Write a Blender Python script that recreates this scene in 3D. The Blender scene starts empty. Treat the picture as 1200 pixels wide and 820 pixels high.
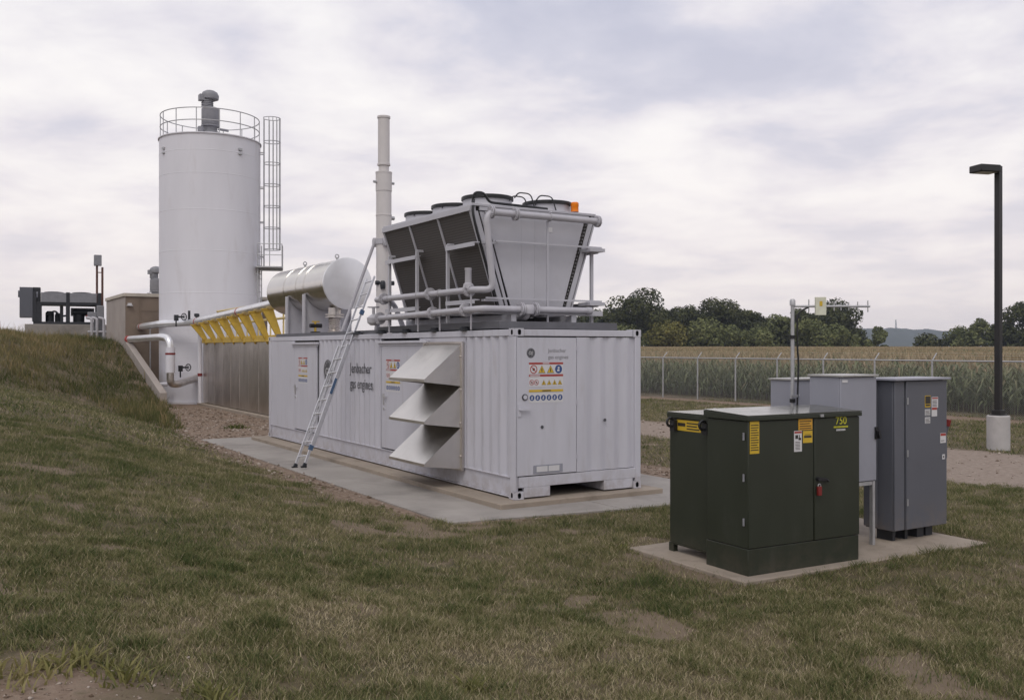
import bpy, bmesh, math, random
import numpy as np
from mathutils import Vector, Matrix

random.seed(7)
rng = np.random.default_rng(11)
R = math.radians
SC = bpy.context.scene
COL = SC.collection

# ------------------------------------------------------------------ camera
cam_d = bpy.data.cameras.new('camera')
cam = bpy.data.objects.new('camera', cam_d)
COL.objects.link(cam)
cam.location = (0, 0, 2.2754)
cam.rotation_euler = (R(90), 0, 0)
cam_d.sensor_width = 36.0
cam_d.lens = 33.12
cam_d.shift_y = -0.0009
cam_d.clip_start = 0.05
cam_d.clip_end = 9000
SC.camera = cam

# ------------------------------------------------------------------ sky, sun, exposure
SUN_EL, SUN_DIR = R(52), Vector((-0.14, -0.76, 0))
w = bpy.data.worlds.new('World')
SC.world = w
w.use_nodes = True
nt = w.node_tree
for n in list(nt.nodes):
    nt.nodes.remove(n)


def N(t, kind, **kw):
    n = t.nodes.new(kind)
    for k, v in kw.items():
        setattr(n, k, v)
    return n


def MA(t, op, a, b=None, c=None, clamp=False):
    n = t.nodes.new('ShaderNodeMath')
    n.operation = op
    n.use_clamp = clamp
    for i, x in enumerate((a, b, c)):
        if x is None:
            continue
        if isinstance(x, (int, float)):
            n.inputs[i].default_value = x
        else:
            t.links.new(x, n.inputs[i])
    return n.outputs[0]


def MIX(t, fac, a, b, blend='MIX'):
    n = t.nodes.new('ShaderNodeMix')
    n.data_type = 'RGBA'
    n.blend_type = blend
    for sock, x in ((n.inputs[0], fac), (n.inputs[6], a), (n.inputs[7], b)):
        if isinstance(x, (int, float)):
            sock.default_value = x
        elif isinstance(x, (tuple, list)):
            sock.default_value = (*x[:3], 1)
        else:
            t.links.new(x, sock)
    return n.outputs[2]


def NOISE(t, vec, scale, detail=4, rough=0.55, dist=0.0):
    n = t.nodes.new('ShaderNodeTexNoise')
    n.inputs['Scale'].default_value = scale
    n.inputs['Detail'].default_value = detail
    n.inputs['Roughness'].default_value = rough
    n.inputs['Distortion'].default_value = dist
    if vec is not None:
        t.links.new(vec, n.inputs['Vector'])
    return n.outputs[0]


def RAMP(t, fac, stops):
    n = t.nodes.new('ShaderNodeValToRGB')
    el = n.color_ramp.elements
    while len(el) > 1:
        el.remove(el[-1])
    el[0].position = stops[0][0]
    el[0].color = (*stops[0][1], 1)
    for p, c in stops[1:]:
        e = el.new(p)
        e.color = (*c, 1)
    t.links.new(fac, n.inputs[0])
    return n.outputs[0]


tc = N(nt, 'ShaderNodeTexCoord')
sep = N(nt, 'ShaderNodeSeparateXYZ')
nt.links.new(tc.outputs['Generated'], sep.inputs[0])
zc = MA(nt, 'MAXIMUM', sep.outputs[2], 0.0)
den = MA(nt, 'ADD', zc, 0.16)
comb = N(nt, 'ShaderNodeCombineXYZ')
nt.links.new(MA(nt, 'DIVIDE', sep.outputs[0], den), comb.inputs[0])
nt.links.new(MA(nt, 'DIVIDE', sep.outputs[1], den), comb.inputs[1])
mp = N(nt, 'ShaderNodeMapping')
mp.inputs['Scale'].default_value = (1.0, 1.0, 1)
mp.inputs['Location'].default_value = (3.3, 1.7, 0.4)
nt.links.new(comb.outputs[0], mp.inputs[0])
big = NOISE(nt, mp.outputs[0], 0.75, 3, 0.5, 0.8)
fine = NOISE(nt, mp.outputs[0], 2.3, 6, 0.55, 0.2)
cl = MA(nt, 'ADD', MA(nt, 'MULTIPLY', MA(nt, 'SUBTRACT', MA(nt, 'ADD', MA(nt, 'MULTIPLY', big, 0.52), MA(nt, 'MULTIPLY', fine, 0.48)), 0.5), 1.45), 0.53)
ccol = RAMP(nt, cl, [(0.36, (0.57, 0.59, 0.72)), (0.45, (0.66, 0.67, 0.785)), (0.52, (0.82, 0.80, 0.87)), (0.60, (0.95, 0.93, 0.955)), (0.70, (1.06, 1.04, 1.03))])
hz = MA(nt, 'POWER', MA(nt, 'SUBTRACT', 1.0, zc, None, True), 5.5)
ccol = MIX(nt, MA(nt, 'MULTIPLY', hz, 0.85), ccol, (1.12, 0.985, 0.915))
sky = N(nt, 'ShaderNodeTexSky', sky_type='NISHITA')
sky.sun_disc = False
sky.sun_elevation = SUN_EL
sky.sun_rotation = math.atan2(SUN_DIR.x, SUN_DIR.y)
bg_sky = N(nt, 'ShaderNodeBackground')
nt.links.new(sky.outputs[0], bg_sky.inputs[0])
bg_sky.inputs[1].default_value = 0.08
bg_cl = N(nt, 'ShaderNodeBackground')
nt.links.new(ccol, bg_cl.inputs[0])
bg_cl.inputs[1].default_value = 1.0
mixs = N(nt, 'ShaderNodeMixShader')
mixs.inputs[0].default_value = 0.94
nt.links.new(bg_sky.outputs[0], mixs.inputs[1])
nt.links.new(bg_cl.outputs[0], mixs.inputs[2])
wo = N(nt, 'ShaderNodeOutputWorld')
nt.links.new(mixs.outputs[0], wo.inputs[0])

sl = bpy.data.lights.new('sun', 'SUN')
sl.energy = 0.9
sl.angle = R(25)
sl.color = (1.0, 0.95, 0.88)
sun = bpy.data.objects.new('sun', sl)
COL.objects.link(sun)
d = SUN_DIR.normalized() * math.cos(SUN_EL) + Vector((0, 0, math.sin(SUN_EL)))
sun.rotation_euler = d.to_track_quat('Z', 'Y').to_euler()
sun.location = (0, 0, 40)

vs = SC.view_settings
vs.view_transform = 'Standard'
vs.look = 'None'
vs.exposure = 0.0
vs.gamma = 1.0
vs.use_curve_mapping = False
SC.cycles.max_bounces = 8
SC.cycles.volume_bounces = 0
SC.cycles.use_denoising = True

# ------------------------------------------------------------------ frames
# "site" coordinates: x to the right along the short end of the container,
# y away along its long side, origin at its near corner.
TH = 0.5518993
CT, ST = math.cos(TH), math.sin(TH)
X0, Y0 = 0.0439, 14.198


def W(x, y, z=0.0):
    return Vector((X0 + x * CT - y * ST, Y0 + x * ST + y * CT, z))


def to_site(X, Y):
    dx, dy = X - X0, Y - Y0
    return dx * CT + dy * ST, -dx * ST + dy * CT


# ------------------------------------------------------------------ materials
MATS = {}


def mat(name, col, rough=0.6, metal=0.0, var=0.10, scale=3.0, bump=0.0, bscale=60.0, stain=None, spec=0.5, stretch=None):
    if name in MATS:
        return MATS[name]
    m = bpy.data.materials.new(name)
    m.use_nodes = True
    t = m.node_tree
    b = t.nodes['Principled BSDF']
    b.inputs['Roughness'].default_value = rough
    b.inputs['Metallic'].default_value = metal
    b.inputs['Specular IOR Level'].default_value = spec
    o = N(t, 'ShaderNodeTexCoord').outputs['Object']
    if stretch:
        mpn = N(t, 'ShaderNodeMapping')
        mpn.inputs['Scale'].default_value = stretch
        t.links.new(o, mpn.inputs[0])
        vec = mpn.outputs[0]
    else:
        vec = o
    n1 = NOISE(t, vec, scale, 5, 0.6)
    lo = tuple(c * (1 - var) for c in col)
    hi = tuple(min(1, c * (1 + var)) for c in col)
    c = RAMP(t, n1, [(0.3, lo), (0.7, hi)])
    if stain:
        n2 = NOISE(t, vec, stain[1], 6, 0.65, 0.4)
        c = MIX(t, MA(t, 'MULTIPLY', RAMP(t, n2, [(stain[2], (0, 0, 0)), (stain[2] + 0.16, (1, 1, 1))]), stain[3]), c, stain[0])
    t.links.new(c, b.inputs['Base Color'])
    rr = MA(t, 'ADD', MA(t, 'MULTIPLY', n1, 0.2), rough - 0.1, None, True)
    t.links.new(rr, b.inputs['Roughness'])
    if bump > 0:
        bn = N(t, 'ShaderNodeBump')
        bn.inputs['Strength'].default_value = bump
        bn.inputs['Distance'].default_value = 0.02
        t.links.new(NOISE(t, o, bscale, 5, 0.6), bn.inputs['Height'])
        t.links.new(bn.outputs[0], b.inputs['Normal'])
    MATS[name] = m
    return m


M = {}
M['cont'] = mat('container_paint', (0.54, 0.535, 0.585), 0.42, 0, 0.05, 1.3, 0.02, 30, ((0.36, 0.33, 0.32), 2.2, 0.55, 0.28), 0.4, (3, 3, 0.5))
M['cool'] = mat('cooler_paint', (0.46, 0.455, 0.49), 0.4, 0, 0.05, 2, 0.02, 30, ((0.33, 0.31, 0.31), 3.0, 0.58, 0.3), 0.4)
M['pipe'] = mat('grey_pipe_paint', (0.44, 0.43, 0.46), 0.4, 0, 0.08, 4, 0.02, 40)
M['steel'] = mat('stainless_sheet', (0.62, 0.60, 0.565), 0.23, 1.0, 0.05, 2.5, 0.03, 8)
M['hood_sheet'] = mat('dull_stainless_sheet', (0.70, 0.675, 0.64), 0.36, 1.0, 0.07, 2.0, 0.06, 5, ((0.50, 0.47, 0.43), 2.5, 0.55, 0.4))
M['steel_rough'] = mat('weathered_stainless', (0.66, 0.62, 0.59), 0.36, 1.0, 0.14, 1.2, 0.05, 4, ((0.42, 0.38, 0.35), 1.4, 0.5, 0.6), 0.5, (1, 1, 0.4))
M['galv'] = mat('galvanised_steel', (0.45, 0.45, 0.46), 0.5, 0.6, 0.12, 12, 0.03, 60)
M['alu'] = mat('aluminium', (0.72, 0.72, 0.73), 0.35, 0.9, 0.06, 6)
M['jacket'] = mat('aluminium_pipe_jacket', (0.80, 0.80, 0.81), 0.32, 0.75, 0.06, 3, 0.04, 10)
M['white'] = mat('white_tank_paint', (0.70, 0.69, 0.735), 0.5, 0, 0.04, 0.6, 0.02, 5, ((0.52, 0.48, 0.48), 0.8, 0.55, 0.35), 0.4, (1.5, 1.5, 0.35))
M['stack'] = mat('stack_paint', (0.60, 0.57, 0.56), 0.5, 0, 0.06, 2, 0, 1, ((0.42, 0.36, 0.32), 3, 0.6, 0.3))
M['black'] = mat('black_plastic', (0.012, 0.012, 0.014), 0.5, 0, 0.1)
M['coil'] = None
M['dark'] = mat('dark_grey_paint', (0.022, 0.024, 0.030), 0.5, 0, 0.12, 4)
M['deck'] = mat('dark_roof_deck', (0.10, 0.10, 0.11), 0.6, 0, 0.15, 3)
M['motor'] = mat('grey_motor_paint', (0.23, 0.23, 0.25), 0.5, 0, 0.1, 5)
M['yellow'] = mat('yellow_paint', (0.60, 0.40, 0.055), 0.5, 0, 0.14, 6)
M['yellow_pale'] = mat('faded_yellow_paint', (0.60, 0.47, 0.20), 0.5, 0, 0.1, 6)
M['green'] = mat('dark_green_paint', (0.027, 0.032, 0.021), 0.42, 0, 0.08, 2.5, 0.02, 20, ((0.05, 0.05, 0.042), 2.5, 0.58, 0.35), 0.45, (2, 2, 0.6))
M['greylid'] = mat('light_lid_paint', (0.36, 0.35, 0.335), 0.32, 0, 0.08, 2)
M['green_lid'] = mat('dark_green_lid_paint', (0.07, 0.072, 0.056), 0.16, 0, 0.1, 3, 0, 1, ((0.16, 0.15, 0.13), 2.0, 0.52, 0.5), 0.6)
M['cab_dark'] = mat('slate_cabinet_paint', (0.105, 0.11, 0.13), 0.42, 0, 0.05, 2, 0, 1, ((0.08, 0.08, 0.09), 3, 0.58, 0.3))
M['cab_light'] = mat('light_cabinet_paint', (0.29, 0.295, 0.34), 0.42, 0, 0.05, 2, 0, 1, ((0.24, 0.24, 0.27), 3, 0.58, 0.3))
M['conc'] = mat('concrete', (0.30, 0.275, 0.25), 0.85, 0, 0.14, 1.2, 0.15, 40, ((0.19, 0.17, 0.155), 0.7, 0.48, 0.7))
M['conc_warm'] = mat('warm_concrete', (0.30, 0.25, 0.20), 0.88, 0, 0.14, 1.6, 0.15, 40, ((0.19, 0.155, 0.12), 2.2, 0.52, 0.6))
M['conc_pale'] = mat('pale_concrete', (0.46, 0.44, 0.43), 0.85, 0, 0.1, 2, 0.1, 40, ((0.33, 0.31, 0.29), 3, 0.55, 0.5))
M['wall'] = mat('brown_wall_shaded', (0.22, 0.17, 0.13), 0.85, 0, 0.10, 0.8, 0.1, 20, ((0.15, 0.115, 0.09), 0.7, 0.53, 0.5))  # brown building front, with its shadow darkened into the base colour
M['wall_side'] = mat('cast_concrete_wall', (0.36, 0.315, 0.285), 0.88, 0, 0.10, 0.8, 0.1, 20, ((0.27, 0.23, 0.20), 0.9, 0.53, 0.5))
M['trim'] = mat('pale_trim', (0.50, 0.45, 0.38), 0.6, 0, 0.08)
M['st_yellow'] = mat('sticker_yellow', (0.60, 0.40, 0.03), 0.45, 0, 0.05)
M['st_orange'] = mat('sticker_orange', (0.62, 0.33, 0.03), 0.45, 0, 0.05)
M['st_white'] = mat('sticker_white', (0.62, 0.61, 0.62), 0.45, 0, 0.04)
M['st_red'] = mat('sticker_red', (0.36, 0.045, 0.035), 0.45, 0, 0.05)
M['st_blue'] = mat('sticker_blue', (0.03, 0.07, 0.22), 0.45, 0, 0.05)
M['ink'] = mat('sticker_ink', (0.03, 0.025, 0.02), 0.5, 0, 0.05)
M['ink_grey'] = mat('lettering_grey', (0.07, 0.07, 0.08), 0.5, 0, 0.05)
M['ink_pale'] = mat('lettering_pale_grey', (0.24, 0.235, 0.25), 0.5, 0, 0.05)
M['ink_yellow'] = mat('lettering_yellow', (0.55, 0.52, 0.03), 0.5, 0, 0.05)
M['red'] = mat('red_paint', (0.20, 0.02, 0.018), 0.45, 0, 0.1)
M['rust'] = mat('rust_brown_pipe', (0.11, 0.05, 0.036), 0.7, 0, 0.2)
M['brownbox'] = mat('brown_board', (0.06, 0.04, 0.03), 0.8, 0, 0.2)
M['blue'] = mat('blue_plastic', (0.06, 0.11, 0.20), 0.5, 0, 0.08)
M['amber'] = mat('amber_lens', (0.85, 0.22, 0.01), 0.2, 0, 0.08, 8)
M['barkk'] = mat('tree_bark', (0.05, 0.04, 0.032), 0.9, 0, 0.3, 3)
M['bronze'] = mat('dark_bronze_pole_paint', (0.016, 0.015, 0.015), 0.45, 0, 0.12, 3)
M['cream'] = mat('cream_plastic', (0.62, 0.62, 0.50), 0.5, 0, 0.1, 9)


def splash(m, z0, z1, col, amt):
    """dried mud thrown up on the lowest part of a painted thing"""
    t = m.node_tree
    b = t.nodes['Principled BSDF']
    src = b.inputs['Base Color'].links[0].from_socket
    o = N(t, 'ShaderNodeTexCoord').outputs['Object']
    sp_ = N(t, 'ShaderNodeSeparateXYZ')
    t.links.new(o, sp_.inputs[0])
    mr = N(t, 'ShaderNodeMapRange', interpolation_type='SMOOTHSTEP')
    t.links.new(sp_.outputs[2], mr.inputs[0])
    mr.inputs[1].default_value, mr.inputs[2].default_value = z0, z1
    mr.inputs[3].default_value, mr.inputs[4].default_value = 1, 0
    nz = RAMP(t, NOISE(t, o, 5, 6, 0.7, 0.3), [(0.42, (0, 0, 0)), (0.62, (1, 1, 1))])
    f = MA(t, 'MULTIPLY', MA(t, 'MULTIPLY', mr.outputs[0], nz), amt)
    t.links.new(MIX(t, f, src, col), b.inputs['Base Color'])


splash(M['cont'], 0.02, 0.45, (0.26, 0.21, 0.17), 0.40)
splash(M['green'], 0.0, 0.42, (0.10, 0.08, 0.06), 0.28)
splash(M['cab_dark'], 0.1, 0.6, (0.17, 0.14, 0.12), 0.5)


def coil_mat():
    m = bpy.data.materials.new('finned_coil')
    m.use_nodes = True
    t = m.node_tree
    b = t.nodes['Principled BSDF']
    o = N(t, 'ShaderNodeTexCoord').outputs['Object']
    wv = N(t, 'ShaderNodeTexWave', wave_type='BANDS', bands_direction='Z')
    wv.inputs['Scale'].default_value = 7.5
    wv.inputs['Distortion'].default_value = 0.25
    wv.inputs['Detail'].default_value = 1.0
    t.links.new(o, wv.inputs[0])
    n1 = NOISE(t, o, 6, 4)
    c = RAMP(t, wv.outputs['Fac'], [(0.0, (0.058, 0.052, 0.049)), (0.5, (0.082, 0.074, 0.070)), (1.0, (0.095, 0.086, 0.082))])
    c = MIX(t, MA(t, 'MULTIPLY', n1, 0.35), c, (0.07, 0.06, 0.054))
    t.links.new(c, b.inputs['Base Color'])
    b.inputs['Roughness'].default_value = 0.7
    bn = N(t, 'ShaderNodeBump')
    bn.inputs['Strength'].default_value = 0.2
    bn.inputs['Distance'].default_value = 0.006
    t.links.new(wv.outputs['Fac'], bn.inputs['Height'])
    t.links.new(bn.outputs[0], b.inputs['Normal'])
    return m


M['coil'] = coil_mat()

# ------------------------------------------------------------------ mesh builder


class MB:
    def __init__(s):
        s.v, s.f, s.m = [], [], []

    def add(s, vs_, fs, m=0):
        o = len(s.v)
        s.v += [tuple(p) for p in vs_]
        s.f += [tuple(i + o for i in f) for f in fs]
        s.m += [m] * len(fs)
        return s

    def box(s, x0, x1, y0, y1, z0, z1, m=0):
        return s.add([(x0, y0, z0), (x1, y0, z0), (x1, y1, z0), (x0, y1, z0), (x0, y0, z1), (x1, y0, z1), (x1, y1, z1), (x0, y1, z1)],
                     [(0, 3, 2, 1), (4, 5, 6, 7), (0, 1, 5, 4), (1, 2, 6, 5), (2, 3, 7, 6), (3, 0, 4, 7)], m)

    def obox(s, c, ax, ay, az, m=0):
        c, ax, ay, az = Vector(c), Vector(ax), Vector(ay), Vector(az)
        P = [c + a * ax + b * ay + e * az for e in (-1, 1) for a, b in ((-1, -1), (1, -1), (1, 1), (-1, 1))]
        return s.add(P, [(0, 3, 2, 1), (4, 5, 6, 7), (0, 1, 5, 4), (1, 2, 6, 5), (2, 3, 7, 6), (3, 0, 4, 7)], m)

    def bar(s, p, q, wd=0.05, ht=0.05, m=0, up=(0, 0, 1)):
        p, q = Vector(p), Vector(q)
        dv = (q - p)
        L = dv.length
        dv.normalize()
        up = Vector(up)
        if abs(dv.dot(up)) > 0.98:
            up = Vector((0, 1, 0)) if abs(dv.y) < 0.9 else Vector((1, 0, 0))
        sx = dv.cross(up).normalized()
        uz = sx.cross(dv).normalized()
        return s.obox((p + q) / 2, sx * wd / 2, dv * L / 2, uz * ht / 2, m)

    def prism(s, poly, ext, m=0):
        n = len(poly)
        e = Vector(ext)
        P = [Vector(p) for p in poly] + [Vector(p) + e for p in poly]
        fs = [tuple(range(n - 1, -1, -1)), tuple(range(n, 2 * n))]
        fs += [(i, (i + 1) % n, n + (i + 1) % n, n + i) for i in range(n)]
        return s.add(P, fs, m)

    def tube(s, pts, r, n=12, m=0, cap=True):
        pts = [Vector(p) for p in pts]
        rs = r if isinstance(r, (list, tuple)) else [r] * len(pts)
        k = len(pts)
        T = []
        for i in range(k):
            a = pts[i] - pts[i - 1] if i > 0 else pts[1] - pts[0]
            b = pts[i + 1] - pts[i] if i < k - 1 else pts[-1] - pts[-2]
            T.append((a.normalized() + b.normalized()).normalized())
        ref = Vector((0, 0, 1)) if abs(T[0].z) < 0.9 else Vector((1, 0, 0))
        u = T[0].cross(ref).normalized()
        P = []
        for i in range(k):
            u = (u - T[i] * u.dot(T[i])).normalized()
            v = T[i].cross(u)
            for j in range(n):
                a = 2 * math.pi * j / n
                P.append(pts[i] + (u * math.cos(a) + v * math.sin(a)) * rs[i])
        fs = [(i * n + j, i * n + (j + 1) % n, (i + 1) * n + (j + 1) % n, (i + 1) * n + j) for i in range(k - 1) for j in range(n)]
        if cap:
            fs += [tuple(range(n - 1, -1, -1)), tuple(range((k - 1) * n, k * n))]
        return s.add(P, fs, m)

    def lathe(s, c, prof, n=32, m=0, axis=(0, 0, 1)):
        c, az = Vector(c), Vector(axis).normalized()
        ref = Vector((1, 0, 0)) if abs(az.x) < 0.9 else Vector((0, 1, 0))
        u = az.cross(ref).normalized()
        v = az.cross(u)
        P, fs = [], []
        k = len(prof)
        for r, z in prof:
            for j in range(n):
                a = 2 * math.pi * j / n
                P.append(c + (u * math.cos(a) + v * math.sin(a)) * r + az * z)
        for i in range(k - 1):
            for j in range(n):
                fs.append((i * n + j, i * n + (j + 1) % n, (i + 1) * n + (j + 1) % n, (i + 1) * n + j))
        fs += [tuple(range(n - 1, -1, -1)), tuple(range((k - 1) * n, k * n))]
        return s.add(P, fs, m)

    def ring(s, c, Rr, r, axis=(0, 0, 1), n=40, k=8, m=0, a0=0, a1=2 * math.pi):
        c, az = Vector(c), Vector(axis).normalized()
        ref = Vector((1, 0, 0)) if abs(az.x) < 0.9 else Vector((0, 1, 0))
        if abs(az.z) > .99:
            u, v = Vector((1, 0, 0)), Vector((0, 1, 0))
        else:
            u = az.cross(ref).normalized()
            v = az.cross(u)
        full = abs(a1 - a0 - 2 * math.pi) < 1e-6
        cnt = n if full else n + 1
        P, fs = [], []
        for i in range(cnt):
            a = a0 + (a1 - a0) * i / n
            dr = u * math.cos(a) + v * math.sin(a)
            for j in range(k):
                b = 2 * math.pi * j / k
                P.append(c + dr * (Rr + r * math.cos(b)) + az * r * math.sin(b))
        for i in range(n):
            i2 = (i + 1) % cnt
            for j in range(k):
                fs.append((i * k + j, i2 * k + j, i2 * k + (j + 1) % k, i * k + (j + 1) % k))
        return s.add(P, fs, m)

    def disc(s, c, right, up, r, n=24, th=0.002, m=0):
        c, a, b = Vector(c), Vector(right), Vector(up)
        nrm = a.cross(b).normalized()
        poly = [c + a * r * math.cos(2 * math.pi * i / n) + b * r * math.sin(2 * math.pi * i / n) for i in range(n)]
        return s.prism(poly, nrm * th, m)

    def bolts(s, c, axis, Rr, k, r=0.012, L=0.05, m=0):
        az = Vector(axis).normalized()
        ref = Vector((0, 0, 1)) if abs(az.z) < 0.9 else Vector((1, 0, 0))
        u = az.cross(ref).normalized()
        v = az.cross(u)
        for i in range(k):
            a = 2 * math.pi * (i + 0.5) / k
            p = Vector(c) + (u * math.cos(a) + v * math.sin(a)) * Rr
            s.tube([p - az * L / 2, p + az * L / 2], r, 6, m)
        return s


def arc_path(pts, rad, seg=6):
    pts = [Vector(p) for p in pts]
    out = [pts[0]]
    for i in range(1, len(pts) - 1):
        p = pts[i]
        a = (pts[i - 1] - p)
        b = (pts[i + 1] - p)
        rr = min(rad, a.length * 0.45, b.length * 0.45)
        A, B = p + a.normalized() * rr, p + b.normalized() * rr
        for k in range(seg + 1):
            t = k / seg
            out.append((A * (1 - t) + p * t) * (1 - t) + (p * (1 - t) + B * t) * t)
    out.append(pts[-1])
    return out


ORG = {}


def new_mesh(name, mb, mats, off=Vector((0, 0, 0)), ang=40):
    me = bpy.data.meshes.new(name)
    me.from_pydata([(p[0] - off.x, p[1] - off.y, p[2] - off.z) for p in mb.v], [], mb.f)
    for m in (mats if isinstance(mats, (list, tuple)) else [mats]):
        me.materials.append(M[m] if isinstance(m, str) else m)
    me.polygons.foreach_set('material_index', mb.m)
    bm = bmesh.new()
    bm.from_mesh(me)
    bmesh.ops.recalc_face_normals(bm, faces=bm.faces)
    bm.to_mesh(me)
    bm.free()
    me.shade_smooth()
    me.set_sharp_from_angle(angle=R(ang))
    me.update()
    return me


def props(o, label=None, cat=None, group=None, kind=None):
    if label:
        o['label'] = label
    if cat:
        o['category'] = cat
    if group:
        o['group'] = group
    if kind:
        o['kind'] = kind
    return o


def thing(name, label, cat, at=(0, 0, 0), rot=0.0, group=None, local=False, world=False):
    """Empty at a thing's base. Parts are written in site coordinates unless local."""
    o = bpy.data.objects.new(name, None)
    COL.objects.link(o)
    o.empty_display_size = 0.2
    if world:
        o.location = at
        o.rotation_euler = (0, 0, rot)
    else:
        o.location = W(*at)
        o.rotation_euler = (0, 0, TH + rot)
    ORG[o.name] = Vector((0, 0, 0)) if local else Vector(at)
    return props(o, label, cat, group)


def part(name, mb, mats, parent, label=None, bev=0.0, ang=40):
    off = ORG[parent.name]
    me = new_mesh(name, mb, mats, off, ang)
    o = bpy.data.objects.new(name, me)
    COL.objects.link(o)
    o.parent = parent
    ORG[o.name] = off
    if label:
        o['label'] = label
    if bev:
        bvm = o.modifiers.new('bevel', 'BEVEL')
        bvm.width = bev
        bvm.segments = 2
        bvm.limit_method = 'ANGLE'
        bvm.angle_limit = R(50)
    return o


def solo(name, mb, mats, label, cat, at=(0, 0, 0), group=None, kind=None, bev=0.0, world=False, ang=40):
    me = new_mesh(name, mb, mats, Vector(at), ang)
    o = bpy.data.objects.new(name, me)
    COL.objects.link(o)
    if world:
        o.location = at
    else:
        o.location = W(*at)
        o.rotation_euler = (0, 0, TH)
    ORG[o.name] = Vector(at)
    if bev:
        bvm = o.modifiers.new('bevel', 'BEVEL')
        bvm.width = bev
        bvm.segments = 2
        bvm.limit_method = 'ANGLE'
        bvm.angle_limit = R(50)
    return props(o, label, cat, group, kind)


def flange(mb, p, axis, r, th=0.02, gap=0.012, m=0, bolts=8):
    az = Vector(axis).normalized()
    p = Vector(p)
    for sgn in (-1, 1):
        c = p + az * sgn * (gap + th) / 2
        mb.tube([c - az * th / 2, c + az * th / 2], r, 20, m)
    mb.bolts(p, az, r * 0.82, bolts, 0.009, th * 2 + gap + 0.03, m)


def text_part(name, s, size, mats, parent, origin, right, up, align='LEFT', ext=0.002, sx=1.0):
    cu = bpy.data.curves.new(name, 'FONT')
    cu.body = s
    cu.size = size
    cu.align_x = align
    cu.extrude = ext
    cu.resolution_u = 3
    to = bpy.data.objects.new(name + '_tmp', cu)
    COL.objects.link(to)
    dg = bpy.context.evaluated_depsgraph_get()
    me = bpy.data.meshes.new_from_object(to.evaluated_get(dg))
    bpy.data.objects.remove(to)
    bpy.data.curves.remove(cu)
    a, b = Vector(right).normalized(), Vector(up).normalized()
    n = a.cross(b)
    off = ORG[parent.name]
    for v in me.vertices:
        c = v.co
        v.co = Vector(origin) - off + a * c.x * sx + b * c.y + n * c.z
    me.materials.clear()
    me.materials.append(M[mats])
    me.name = name
    o = bpy.data.objects.new(name, me)
    COL.objects.link(o)
    o.parent = parent
    ORG[o.name] = off
    return o


def sticker(name, parent, o, right, up, wd, ht, mats, rows, label=None, th=0.003):
    """flat decal at its real place: o = lower left corner; rows = (x0,x1,y0,y1,mat) in 0..1"""
    a, b = Vector(right).normalized(), Vector(up).normalized()
    n = a.cross(b)
    o = Vector(o)
    mb = MB()
    mb.prism([o, o + a * wd, o + a * wd + b * ht, o + b * ht], n * th, 0)
    for x0, x1, y0, y1, mi in rows:
        p = o + n * (th - 0.001)
        mb.prism([p + a * wd * x0 + b * ht * y0, p + a * wd * x1 + b * ht * y0, p + a * wd * x1 + b * ht * y1, p + a * wd * x0 + b * ht * y1], n * 0.002, mi)
    return part(name, mb, mats, parent, label)


# ------------------------------------------------------------------ terrain


def sp(t, wd):
    return wd * np.logaddexp(0, t / wd)


def sstep(a, b, x):
    t = np.clip((x - a) / (b - a), 0, 1)
    return t * t * (3 - 2 * t)


def vnoise(x, y, seed=0):
    xi, yi = np.floor(x).astype(np.int64), np.floor(y).astype(np.int64)
    fx, fy = x - xi, y - yi
    fx, fy = fx * fx * (3 - 2 * fx), fy * fy * (3 - 2 * fy)

    def h(a, b):
        k = (a * 374761393 + b * 668265263 + seed * 1442695041) & 0xFFFFFFFF
        k = ((k ^ (k >> 13)) * 1274126177) & 0xFFFFFFFF
        return ((k ^ (k >> 16)) & 0xFFFF) / 65535.0
    return (h(xi, yi) * (1 - fx) + h(xi + 1, yi) * fx) * (1 - fy) + (h(xi, yi + 1) * (1 - fx) + h(xi + 1, yi + 1) * fx) * fy


def fbm(x, y, seed=0, o=3):
    r, a, tot = 0, 1.0, 0
    for i in range(o):
        r = r + a * vnoise(x * 2 ** i, y * 2 ** i, seed + i * 17)
        tot += a
        a *= 0.5
    return r / tot


def height(x, y):
    """ground level in site coordinates"""
    side = (0.13 + 0.20 * sstep(-8, 17, y)) * sp(-1.9 - x, 0.32)
    side = 2.6 * np.tanh(side / 2.6)
    berm = 0.27 * sp(y - (26.6 + 0.5 * np.maximum(x, -9)), 1.0)
    berm = berm * sstep(0.66, 0.42, x)
    tot = side + berm
    cap = 2.82 + 0.28 * sstep(-3.2, -4.7, x)
    tot = cap - sp(cap - tot, 0.22)
    Yw = Y0 + x * ST + y * CT
    far = 0.85 * sstep(70, 300, Yw) * sstep(4, 14, x)
    bumps = (fbm(x * 0.9, y * 0.9, 3) - 0.5) * 0.10 * sstep(-1.4, -2.8, x) + (fbm(x * 0.9, y * 0.9, 5) - 0.5) * 0.05
    near_pad = 0.085 * sstep(-2.2, -3.4, y) * sstep(-3.0, -1.0, x)
    return -0.115 + tot + far + bumps + near_pad


FP0, FD = np.array([7.52, 46.9]), np.array([1.313, -2.062])
FL = float(np.hypot(*FD))
FDn = FD / FL
FN = np.array([-FDn[1], FDn[0]])


def road_sd(x, y):
    xn = 8.0 + (y + 3.2) * 0.115
    xf = 13.4 - y * 0.05
    return np.maximum(xn - x, x - xf)


def fence_sd(x, y):
    Xw, Yw = X0 + x * CT - y * ST, Y0 + x * ST + y * CT
    t = (Xw - FP0[0]) * FN[0] + (Yw - FP0[1]) * FN[1]
    return t  # <0 on our side


def dirt_edge(y):
    return np.interp(y, [-1.2, -0.4, 2, 6, 10, 13.7, 16.5, 20, 24, 27.5, 29], [-1.2, -1.75, -2.15, -2.1, -2.0, -1.8, -1.45, -0.9, -0.2, 0.3, 0.6])


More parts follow.
